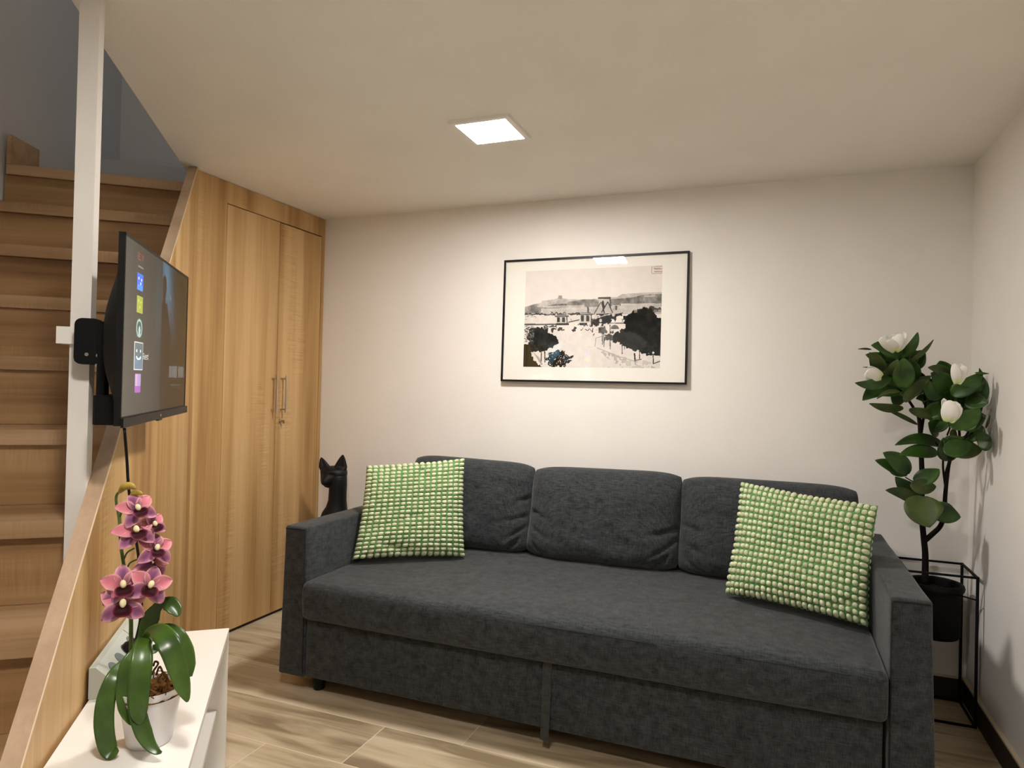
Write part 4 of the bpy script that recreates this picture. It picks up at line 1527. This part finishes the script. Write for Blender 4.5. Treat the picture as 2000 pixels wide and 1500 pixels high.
def moss(i, j):
    r_ = 0.062 * i
    an = 2 * math.pi * j
    h_ = 0.100 + 0.022 * (1 - i ** 2) + 0.010 * nz3((math.cos(an) * r_, math.sin(an) * r_, 0), 60, 2) + 0.006 * nz3((math.cos(an) * r_, math.sin(an) * r_, 0), 160, 2)
    return pot_c + Vector((math.cos(an) * r_, math.sin(an) * r_, h_ if i < 0.98 else 0.100))


mb.grid(moss, 14, 48)
mr = random.Random(11)
for q in range(46):
    an = mr.uniform(0, 6.28)
    r_ = mr.uniform(0.02, 0.058)
    b0 = pot_c + Vector((math.cos(an) * r_, math.sin(an) * r_, 0.112))
    o1 = Vector((math.cos(an), math.sin(an), 0))
    mb.tube(spline([b0, b0 + o1 * mr.uniform(0, .012) + Vector((mr.uniform(-.01, .01), mr.uniform(-.01, .01), mr.uniform(.004, .014))), b0 + o1 * mr.uniform(.006, .016) + Vector((mr.uniform(-.014, .014), mr.uniform(-.014, .014), mr.uniform(-.006, .006)))], 3), 0.0011, 5)
mb.build('moss', M['moss'], orch, smooth=True)
for k_, pts in enumerate(([(300, 1300, 1.40), (303, 1292, 1.39), (309, 1296, 1.38), (300, 1310, 1.38), (297, 1318, 1.385)], [(305, 1318, 1.40), (312, 1302, 1.39), (320, 1318, 1.38), (328, 1330, 1.375), (321, 1347, 1.375)],
                          [(309, 1330, 1.39), (318, 1314, 1.38), (326, 1322, 1.37), (330, 1338, 1.37), (326, 1350, 1.37)])):
    MB().tube(spline([at(*p) for p in pts], 6), [0.0021] * (6 * 4) + [0.0012], 8).build('root', M['moss'], orch, smooth=True)

MB().tube(spline([at(258, 1330, 1.44), at(256, 1260, 1.445), at(255.5, 1200, 1.45), at(250, 1150, 1.455), at(240, 1092, 1.46), at(236, 1060, 1.46), at(233, 1010, 1.46), at(227, 980, 1.46), at(229, 965, 1.455), at(240, 957, 1.45)], 7),
          [0.0042] * 25 + [0.0036] * 20 + [0.0028] * 18 + [0.0022], 10).build('stem', M['stem'], orch, smooth=True)
for pts in ([(241, 1096, 1.46), (248, 1080, 1.45), (262, 1071, 1.44)], [(247, 1112, 1.46), (255, 1099, 1.45), (272, 1091, 1.44)], [(234, 1010, 1.46), (240, 998, 1.45), (252, 1006, 1.44)],
            [(254, 1190, 1.45), (252, 1170, 1.44), (243, 1160, 1.42)], [(250, 1150, 1.455), (268, 1150, 1.45), (288, 1155, 1.44)]):
    MB().tube(spline([at(*p) for p in pts], 6), 0.0019, 8).build('flower_stalk', M['stem'], orch, smooth=True)

# blades: points (u, v, depth, half-width px at that point)
PXM = 1430 / F                                    # metres per 1000 px at the orchid
OL = [
    ([(256, 1292, 1.44, 6), (240, 1300, 1.42, 11), (222, 1325, 1.39, 15), (207, 1368, 1.37, 17), (203, 1415, 1.36, 17.5), (210, 1458, 1.355, 16), (222, 1478, 1.352, 12), (229, 1484, 1.35, 6)], 0.1),
    ([(276, 1262, 1.42, 8), (263, 1278, 1.40, 12), (251, 1300, 1.385, 16), (245, 1340, 1.375, 17), (247, 1380, 1.37, 15), (257, 1405, 1.368, 10), (263, 1416, 1.367, 4)], 0.1),
    ([(281, 1244, 1.42, 10), (279, 1262, 1.39, 17), (276, 1300, 1.365, 20), (272, 1345, 1.355, 19), (271, 1385, 1.35, 16), (274, 1405, 1.35, 10), (277, 1414, 1.35, 4)], 0.15),
    ([(262, 1330, 1.375, 10), (264, 1370, 1.362, 14), (272, 1405, 1.352, 15.5), (281, 1432, 1.345, 15), (293, 1455, 1.34, 11), (306, 1467, 1.338, 7), (316, 1470, 1.337, 2)], 0.1),
    ([(284, 1250, 1.42, 8), (296, 1234, 1.40, 12), (314, 1236, 1.375, 18), (332, 1262, 1.355, 21), (346, 1300, 1.35, 19), (357, 1340, 1.348, 14), (364, 1362, 1.347, 7), (366, 1371, 1.347, 2)], 0.15),
    ([(296, 1246, 1.46, 8), (322, 1228, 1.45, 10), (346, 1240, 1.44, 14), (362, 1270, 1.435, 15), (368, 1300, 1.43, 13), (370, 1322, 1.43, 5)], 0.1),
    ([(282, 1252, 1.44, 10), (288, 1226, 1.445, 15), (296, 1205, 1.45, 16), (306, 1188, 1.455, 10), (318, 1178, 1.455, 9), (332, 1180, 1.45, 15), (343, 1192, 1.445, 13), (348, 1204, 1.44, 3)], 0.2),
    ([(288, 1276, 1.46, 6), (300, 1268, 1.47, 9), (312, 1262, 1.48, 6), (318, 1258, 1.485, 1.5)], 0.1),
]
for pts, fold in OL:
    P = spline([at(p[0], p[1], p[2]) for p in pts], 5)
    wv = []
    for i in range(len(pts) - 1):
        for k_ in range(5):
            f_ = k_ / 5
            wv.append((pts[i][3] * (1 - f_) + pts[i + 1][3] * f_) * pts[i][2] / F)
    wv.append(pts[-1][3] * pts[-1][2] / F)
    hint = (CAM - P[len(P) // 2]).normalized()
    hint = (hint + Vector((0, 0, 0.25))).normalized()
    for q_ in P:
        q_.z = max(q_.z, CZ + 0.010)
    build_leaf(leaf_mesh(P, wv, hint, fold, 8), 'leaf', M['oleaf'], orch)


def flower(u, v, d, rpx, face, roll, parent, keep=(0, 1, 2, 3, 4), lip=True):
    """cymbidium: five petals round a cream column over a dark lip. face = (right, up) lean, roll in degrees"""
    c = at(u, v, d)
    r = 1.18 * rpx * d / F
    toc = (CAM - c).normalized()
    f_ = (toc + rt * face[0] + up * face[1]).normalized()
    R_ = up.cross(f_).normalized() * 1.0
    U_ = f_.cross(R_).normalized()
    ca, sa = math.cos(math.radians(roll)), math.sin(math.radians(roll))
    R_, U_ = R_ * ca + U_ * sa, U_ * ca - R_ * sa
    mb = MB()
    rr_ = random.Random(int(u * 7 + v))
    for k_ in keep:
        an = math.radians((90, 30, 150, -38, 218)[k_] + rr_.uniform(-6, 6))
        dirv = R_ * math.cos(an) + U_ * math.sin(an)
        sd = f_.cross(dirv)
        nu, nv = 12, 8
        ln = r * rr_.uniform(0.95, 1.08)
        wd = r * 0.37
        vs, cs = [], []
        curl = rr_.uniform(0.05, 0.22)
        for i in range(nu + 1):
            t = i / nu
            w_ = wd * (math.sin(math.pi * min(1, (t * 0.86 + 0.12))) ** 0.75) * (1 - 0.05 * t)
            if i == nu:
                w_ = wd * 0.08
            for j in range(nv + 1):
                a_ = 2 * j / nv - 1
                p = c + dirv * ln * (0.06 + 0.94 * t) + sd * w_ * a_ + f_ * (r * (curl * math.sin(math.pi * t) - 0.10 * t * t + 0.16 * a_ * a_ * (0.4 + 0.6 * math.sin(math.pi * t))))
                vs.append(p)
                e_ = max(abs(a_), (t - 0.55) / 0.45 if t > 0.55 else 0) ** 2.2
                mid = (0.34, 0.085, 0.17) if k_ in (1, 2) else (0.20, 0.06, 0.15)
                edge = (0.72, 0.36, 0.42)
                if k_ in (1, 2):
                    mid = (0.58, 0.17, 0.22)
                    edge = (0.74, 0.34, 0.36)
                b_ = 1 - 0.5 * max(0, 1 - t * 3.2)
                cs.append(tuple((mid[q] * (1 - e_) + edge[q] * e_) * b_ for q in range(3)))
        mb.add(vs, [(i * (nv + 1) + j, i * (nv + 1) + j + 1, (i + 1) * (nv + 1) + j + 1, (i + 1) * (nv + 1) + j) for i in range(nu) for j in range(nv)], 0, cs)
    fl = mb.build('flower', M['petal'], parent, smooth=True)
    sm_ = fl.modifiers.new('thickness', 'SOLIDIFY')
    sm_.thickness = 0.0008
    sm_.offset = 0
    if lip:
        mb = MB()
        nu, nv = 12, 12
        vs, cs = [], []
        for i in range(nu + 1):
            t = i / nu
            for j in range(nv + 1):
                a_ = 2 * j / nv - 1
                w_ = r * 0.30 * (0.7 + 0.65 * math.sin(math.pi * min(1, t * 0.9 + 0.1)))
                q = c - U_ * r * (0.02 + 0.50 * t) + R_ * w_ * a_ * (1 if i < nu else 0.55) + f_ * r * (0.34 + 0.24 * math.sin(math.pi * t * 0.75) + 0.16 * a_ * a_ * (1 - t * .8))
                vs.append(q)
                e_ = max(abs(a_), t) ** 9
                cs.append((0.022 * (1 - e_) + 0.30 * e_, 0.001 * (1 - e_) + 0.05 * e_, 0.003 * (1 - e_) + 0.09 * e_))
        mb.add(vs, [(i * (nv + 1) + j, i * (nv + 1) + j + 1, (i + 1) * (nv + 1) + j + 1, (i + 1) * (nv + 1) + j) for i in range(nu) for j in range(nv)], 0, cs)
        note(mb.build('lip', M['petal'], fl, smooth=True), 'dark crimson lip')
        mb = MB()
        bm = bmesh.new()
        bmesh.ops.create_uvsphere(bm, u_segments=14, v_segments=10, radius=1)
        vs = [c + R_ * v_.co.x * r * 0.135 + U_ * (v_.co.y * r * 0.19 + 0.06 * r) + f_ * (r * 0.46 + v_.co.z * r * 0.15) for v_ in bm.verts]
        bm.verts.index_update()
        fs = [tuple(v_.index for v_ in q_.verts) for q_ in bm.faces]
        bm.free()
        mb.add(vs, fs, 0, [(0.85, 0.74, 0.45)] * len(vs))
        note(mb.build('column', M['petal'], fl, smooth=True), 'cream column')
    return fl


flower(266, 998, 1.435, 31, (0.35, 0.40), 12, orch)
flower(297, 1027, 1.455, 25, (0.75, 0.30), 10, orch)
flower(263, 1043, 1.425, 34, (0.30, 0.55), 8, orch)
flower(301, 1075, 1.445, 30, (0.55, 0.35), -14, orch)
flower(299, 1098, 1.46, 30, (0.7, -0.1), -30, orch, keep=(0, 1, 3, 4), lip=False)
flower(240, 1146, 1.405, 36, (0.05, 0.15), 5, orch)
flower(291, 1146, 1.42, 35, (0.20, 0.12), -22, orch, keep=(0, 1, 2, 3, 4))
flower(241, 1180, 1.395, 38, (-0.05, -0.05), -2, orch, keep=(1, 2, 3, 4))
for pts, r_ in (([(233, 962, 1.45), (243, 951, 1.445), (255, 949, 1.44), (266, 955, 1.44)], 10), ([(252, 972, 1.45), (262, 964, 1.445), (272, 963, 1.44), (279, 965, 1.44)], 7)):
    P = spline([at(*p) for p in pts], 6)
    n_ = len(P)
    MB().tube(P, [max(0.0006, r_ * 1.44 / F * math.sin(math.pi * (0.08 + 0.9 * i / (n_ - 1))) ** 0.7) * 0.75 for i in range(n_)], 12).build('bud', M['bud'], orch, smooth=True)

# ---- plant stand and magnolia
sx0, sx1, sy0, sy1, sh = 2.958, 3.190, -0.252, -0.020, 0.566
stand = thing('plant_stand', 'black wire plant stand in the corner behind the sofa\'s right arm', 'plant stand', ((sx0 + sx1) / 2, (sy0 + sy1) / 2, 0))
br_ = 0.0045
for x in (sx0, sx1):
    for y in (sy0, sy1):
        MB().box(x - br_, x + br_, y - br_, y + br_, 0, sh).build('leg', M['black_matt'], stand)


def ringbars(name, z):
    mb = MB()
    b2 = br_ * 0.85
    for y in (sy0, sy1):
        mb.box(sx0 + br_, sx1 - br_, y - b2, y + b2, z - b2, z + b2)
    for x in (sx0, sx1):
        mb.box(x - b2, x + b2, sy0 + br_, sy1 - br_, z - b2, z + b2)
    return mb


ringbars('top', sh - br_).build('top_frame', M['black_matt'], stand)
ringbars('base', br_).build('base_frame', M['black_matt'], stand)
pcx, pcy = (sx0 + sx1) / 2, (sy0 + sy1) / 2
PR = 0.090
mb = MB()
mb.tube([(pcx + (PR + 0.004) * math.cos(a_), pcy + (PR + 0.004) * math.sin(a_), 0.478) for a_ in np.linspace(0, 2 * math.pi, 40, endpoint=False)], 0.003, 8, closed=True)
for x, y in ((sx0, sy0), (sx0, sy1), (sx1, sy0), (sx1, sy1)):
    d_ = Vector((pcx - x, pcy - y, 0)).normalized()
    e_ = Vector((pcx, pcy, 0.478)) - d_ * (PR + 0.004)
    mb.tube([(x, y, 0.478), tuple(e_)], 0.003, 8)
mb.build('holding_ring', M['black_matt'], stand, smooth=True)

mag = thing('potted_magnolia', 'artificial magnolia with white blooms in a black pot, in the corner right of the sofa', 'plant', (pcx, pcy, 0.295))
MB().lathe([(PR * 0.90, 0.295), (PR * 0.97, 0.305), (PR * 0.985, 0.31), (PR, 0.480), (PR + 0.010, 0.482), (PR + 0.012, 0.492), (PR + 0.008, 0.503), (PR + 0.002, 0.506), (PR - 0.004, 0.500), (PR - 0.006, 0.47)], pcx, pcy, 56).build('plant_pot', M['black_matt'], mag, smooth=True, auto=40)
MB().lathe([(PR - 0.0062, 0.474), (0.04, 0.480), (0.001, 0.482)], pcx, pcy, 40, cap_bottom=True).build('soil', M['bark'], mag, smooth=True)


def md(u):
    return 2.64 - max(0, (u - 1800)) / 135 * 0.19 - max(0, 1800 - u) / 140 * 0.02


def stemt(pts, r0, r1):
    P = spline([at(p[0], p[1], p[2] if len(p) > 2 else md(p[0])) for p in pts], 6)
    n_ = len(P)
    return MB().tube(P, [r0 + (r1 - r0) * i / (n_ - 1) for i in range(n_)], 10)


stemt([(1806, 1160, 2.70), (1807, 1120, 2.70), (1807, 1080, 2.69), (1804, 1050, 2.68), (1800, 1000, 2.67), (1801, 940, 2.66), (1799, 880, 2.65), (1797, 835), (1795, 815)], 0.013, 0.0075).build('trunk', M['bark'], mag, smooth=True)
stemt([(1806, 1056, 2.68), (1820, 1044, 2.67), (1836, 1028, 2.65), (1844, 1005, 2.62), (1846, 970, 2.59), (1850, 930, 2.57), (1855, 900, 2.55), (1866, 880, 2.54)], 0.0105, 0.0055).build('branch', M['bark'], mag, smooth=True)
for pts, r0, r1 in (([(1796, 820), (1788, 803), (1775, 782), (1762, 760), (1758, 735)], 0.006, 0.004), ([(1799, 845), (1803, 820), (1807, 800), (1806, 770), (1800, 740)], 0.006, 0.003),
                    ([(1846, 948, 2.58), (1842, 915, 2.57), (1841, 880, 2.56), (1830, 868, 2.56), (1826, 862, 2.56)], 0.004, 0.003), ([(1848, 935, 2.57), (1846, 925, 2.56), (1852, 905, 2.55)], 0.003, 0.003),
                    ([(1866, 880, 2.54), (1874, 850, 2.52), (1868, 815, 2.50), (1872, 780, 2.5), (1871, 760, 2.5)], 0.005, 0.003), ([(1866, 880, 2.54), (1890, 845, 2.50), (1905, 810, 2.47)], 0.004, 0.003),
                    ([(1758, 740), (1756, 715), (1757, 690)], 0.004, 0.003), ([(1764, 765), (1740, 752), (1715, 745)], 0.003, 0.002), ([(1800, 930, 2.66), (1785, 940), (1768, 932)], 0.003, 0.002),
                    ([(1800, 960, 2.66), (1795, 955), (1783, 948)], 0.003, 0.002), ([(1806, 810), (1822, 795), (1838, 775)], 0.004, 0.003), ([(1850, 850, 2.52), (1855, 835, 2.50), (1852, 820, 2.5)], 0.003, 0.003),
                    ([(1860, 890, 2.54), (1880, 860, 2.50), (1900, 845, 2.47)], 0.004, 0.003)):
    stemt(pts, r0, r1).build('branch', M['bark'], mag, smooth=True)


def MA(x, y):
    return 1670 + x / 6.82, 640 + y / 6.82


def MBc(x, y):
    return 1640 + x / 3.408, 620 + y / 3.408


ML = []
for (bx, by, tx, ty, w_, dd, mt, bow) in [
        (600, 400, 215, 235, 165, -.05, 0, .10), (215, 290, 40, 285, 26, -.02, 1, .02), (340, 590, 190, 330, 140, -.03, 1, .05), (480, 520, 140, 360, 130, .03, 0, .08),
        (480, 640, 0, 735, 120, -.05, 0, -.12), (350, 575, 110, 525, 26, -.01, 0, .03), (610, 390, 835, 60, 95, -.05, 0, .10), (700, 470, 1045, 160, 60, -.03, 1, .06), (760, 560, 925, 300, 170, .02, 0, -.05),
        (620, 810, 640, 400, 200, -.07, 0, .04), (500, 780, 570, 420, 140, -.03, 1, -.04), (640, 840, 100, 970, 190, .0, 0, .15), (600, 850, 290, 950, 60, -.06, 1, .10), (640, 1070, 190, 1010, 90, -.01, 1, -.05),
        (830, 1290, 400, 1080, 60, .02, 1, .02), (640, 800, 1010, 640, 120, -.02, 1, .06), (660, 990, 980, 690, 120, -.08, 1, -.06), (700, 700, 780, 440, 170, .02, 0, .05), (1250, 740, 970, 530, 130, -.02, 1, .12),
        (1190, 680, 1130, 440, 190, .03, 0, .03), (1285, 920, 1010, 600, 210, -.03, 0, .08), (1140, 960, 950, 700, 160, -.04, 0, -.05), (1400, 760, 1700, 590, 110, -.03, 0, .10), (1600, 600, 1780, 610, 34, -.01, 0, .02),
        (1680, 680, 1655, 540, 45, .0, 0, .03), (1290, 900, 1700, 730, 180, -.02, 0, -.06), (1570, 1050, 1700, 650, 170, .01, 0, .05), (1480, 950, 1775, 1000, 190, .01, 0, .05), (1310, 880, 1240, 670, 190, .02, 0, .03),
        (1255, 1310, 1660, 1070, 190, -.08, 0, .10), (1400, 1330, 1745, 1170, 220, -.02, 0, -.05), (1740, 1340, 1800, 1160, 34, .0, 1, .02), (720, 1090, 1210, 1150, 110, -.02, 1, .06), (960, 1200, 1250, 980, 190, .02, 0, .03),
        (1000, 1330, 1270, 1200, 180, .01, 0, .03), (900, 1000, 1180, 900, 150, .04, 0, 0), (560, 820, 470, 430, 110, .04, 0, .02), (640, 1000, 480, 860, 160, .04, 0, .02), (850, 900, 700, 620, 170, .05, 0, .0),
        (1500, 1180, 1700, 1060, 150, .02, 0, .0), (1350, 1040, 1560, 880, 170, .03, 0, .0), (420, 470, 330, 400, 90, .02, 0, .0)]:
    ML.append((*MA(bx, by), *MA(tx, ty), w_ / 6.82, dd, mt, bow))
for (bx, by, tx, ty, w_, dd, mt, bow) in [
        (700, 800, 950, 880, 110, -.03, 1, .12), (690, 890, 880, 830, 100, -.06, 0, .05), (915, 830, 1003, 790, 120, .0, 0, .03), (720, 955, 690, 800, 90, -.05, 0, .03), (690, 852, 368, 850, 60, -.02, 0, .10),
        (650, 905, 398, 915, 72, -.04, 0, .06), (450, 1048, 235, 950, 66, -.02, 0, .05), (450, 1045, 288, 900, 92, -.04, 0, .08), (545, 1190, 370, 1060, 80, .01, 0, -.05), (490, 1085, 663, 1010, 86, -.01, 0, .08),
        (470, 1112, 642, 1125, 80, -.04, 1, .05), (530, 1240, 305, 1150, 66, -.01, 1, .06), (550, 1190, 600, 1398, 175, -.07, 1, .06), (610, 1240, 806, 1330, 104, -.02, 0, .10), (560, 1250, 640, 1290, 70, .02, 0, .0),
        (660, 760, 590, 700, 90, .01, 0, .0), (330, 1000, 420, 1060, 40, .0, 0, .0), (860, 720, 800, 640, 90, .03, 0, .0)]:
    ML.append((*MBc(bx, by), *MBc(tx, ty), w_ / 3.408, dd, mt, bow))
lr = random.Random(21)
for (cu, cv, ru, rv, n_) in ((1752, 715, 55, 50, 16), (1795, 760, 40, 35, 10), (1870, 790, 45, 50, 20), (1885, 850, 40, 22, 8)):
    for q in range(n_):
        an = lr.uniform(0, 2 * math.pi)
        k0_, k1_ = lr.uniform(0.0, 0.45), lr.uniform(0.75, 1.0)
        ML.append((cu + ru * k0_ * math.cos(an), cv + rv * k0_ * math.sin(an), cu + ru * k1_ * math.cos(an + lr.uniform(-.4, .4)), cv + rv * k1_ * math.sin(an), lr.uniform(17, 27), lr.uniform(0.0, 0.06), lr.choice((0, 0, 1)), lr.uniform(-.1, .1)))
for (bu, bv, tu_, tv_, wpx, dd, mt, bow) in ML:
    um = (bu + tu_) / 2
    d0 = md(um) + dd
    tipd = lr.uniform(-0.06, 0.03)
    b3, t3 = at(bu, bv, d0 + 0.01), at(tu_, tv_, d0 + tipd)
    L_ = (t3 - b3).length
    ax = (t3 - b3).normalized()
    toc = (CAM - b3).normalized()
    sidev = ax.cross(toc).normalized()
    pts = []
    n_ = 14
    ws = []
    lw = wpx / 2 * d0 / F * (1.3 if wpx > 10 else 1.0)
    for i in range(n_ + 1):
        t = i / n_
        pts.append(b3.lerp(t3, t) + sidev * (bow * L_ * math.sin(math.pi * t)) + toc * (0.05 * L_ * math.sin(math.pi * t)))
        s_ = math.sin(math.pi * min(1, 0.04 + 0.96 * t ** 0.85)) ** 0.72
        ws.append(max(0.0012, lw * s_))
    hint = (toc + Vector((0, 0, lr.uniform(0.0, 0.3))) + rt * lr.uniform(-0.15, 0.15)).normalized()
    # keep the blade in the room
    for p in pts:
        p.x = min(p.x, W - 0.012)
        p.y = min(p.y, -0.012)
    build_leaf(leaf_mesh(pts, ws, hint, 0.28, 6), 'leaf', M['mleaf2'] if mt else M['mleaf'], mag)


def bloom(base, tip, petals, parent, wide):
    """petals: list of (tip offset px right, px up along, half width px, forward)"""
    d = base[2]
    mb = MB()
    b3 = at(*base)
    toc = (CAM - b3).normalized()
    for (tx, ty, hw, fwd) in petals:
        t3 = at(base[0] + tx, base[1] - ty, d) + toc * fwd
        L_ = (t3 - b3).length
        n_ = 12
        nv = 8
        vs, cs = [], []
        ax = (t3 - b3).normalized()
        sd = ax.cross(toc).normalized()
        out = (toc if fwd >= 0 else -toc)
        for i in range(n_ + 1):
            t = i / n_
            w_ = hw * d / F * (0.25 + 0.75 * math.sin(math.pi * min(1, 0.12 + 0.8 * t)) ** 0.8)
            if i == n_:
                w_ *= 0.25
            for j in range(nv + 1):
                a_ = 2 * j / nv - 1
                vs.append(b3.lerp(t3, t) + sd * w_ * a_ + out * (0.11 * L_ * math.sin(math.pi * t) - 0.30 * w_ * a_ * a_))
                g_ = max(0, 1 - t * 2.6)
                cs.append((0.82 - 0.22 * g_, 0.80 - 0.10 * g_, 0.74 - 0.48 * g_))
        mb.add(vs, [(i * (nv + 1) + j, i * (nv + 1) + j + 1, (i + 1) * (nv + 1) + j + 1, (i + 1) * (nv + 1) + j) for i in range(n_) for j in range(nv)], 0, cs)
    o = mb.build('bloom', M['bloom'], parent, smooth=True)
    sm_ = o.modifiers.new('thickness', 'SOLIDIFY')
    sm_.thickness = 0.001
    sm_.offset = 0
    return o


bloom((1749, 686, 2.56), None, [(-30, 26, 10, .02), (-22, 30, 12, -.02), (-6, 33, 12, -.02), (4, 30, 12, .01), (18, 38, 9, -.01), (10, 34, 10, .02), (-14, 22, 11, .03), (21, 24, 8, .0)], mag, 1)
bloom((1722, 736, 2.56), None, [(-34, 4, 11, .0), (-28, 18, 9, -.01), (-30, 10, 12, .015)], mag, 1)
bloom((1870, 750, 2.44), None, [(-5, 40, 9, .01), (8, 39, 9, -.01), (15, 36, 9, .0), (2, 36, 10, -.015)], mag, 1)
bloom((1853, 824, 2.40), None, [(-10, 46, 7, -.01), (2, 42, 14, .01), (14, 40, 14, -.01), (22, 32, 11, .0), (8, 36, 14, .02)], mag, 1)
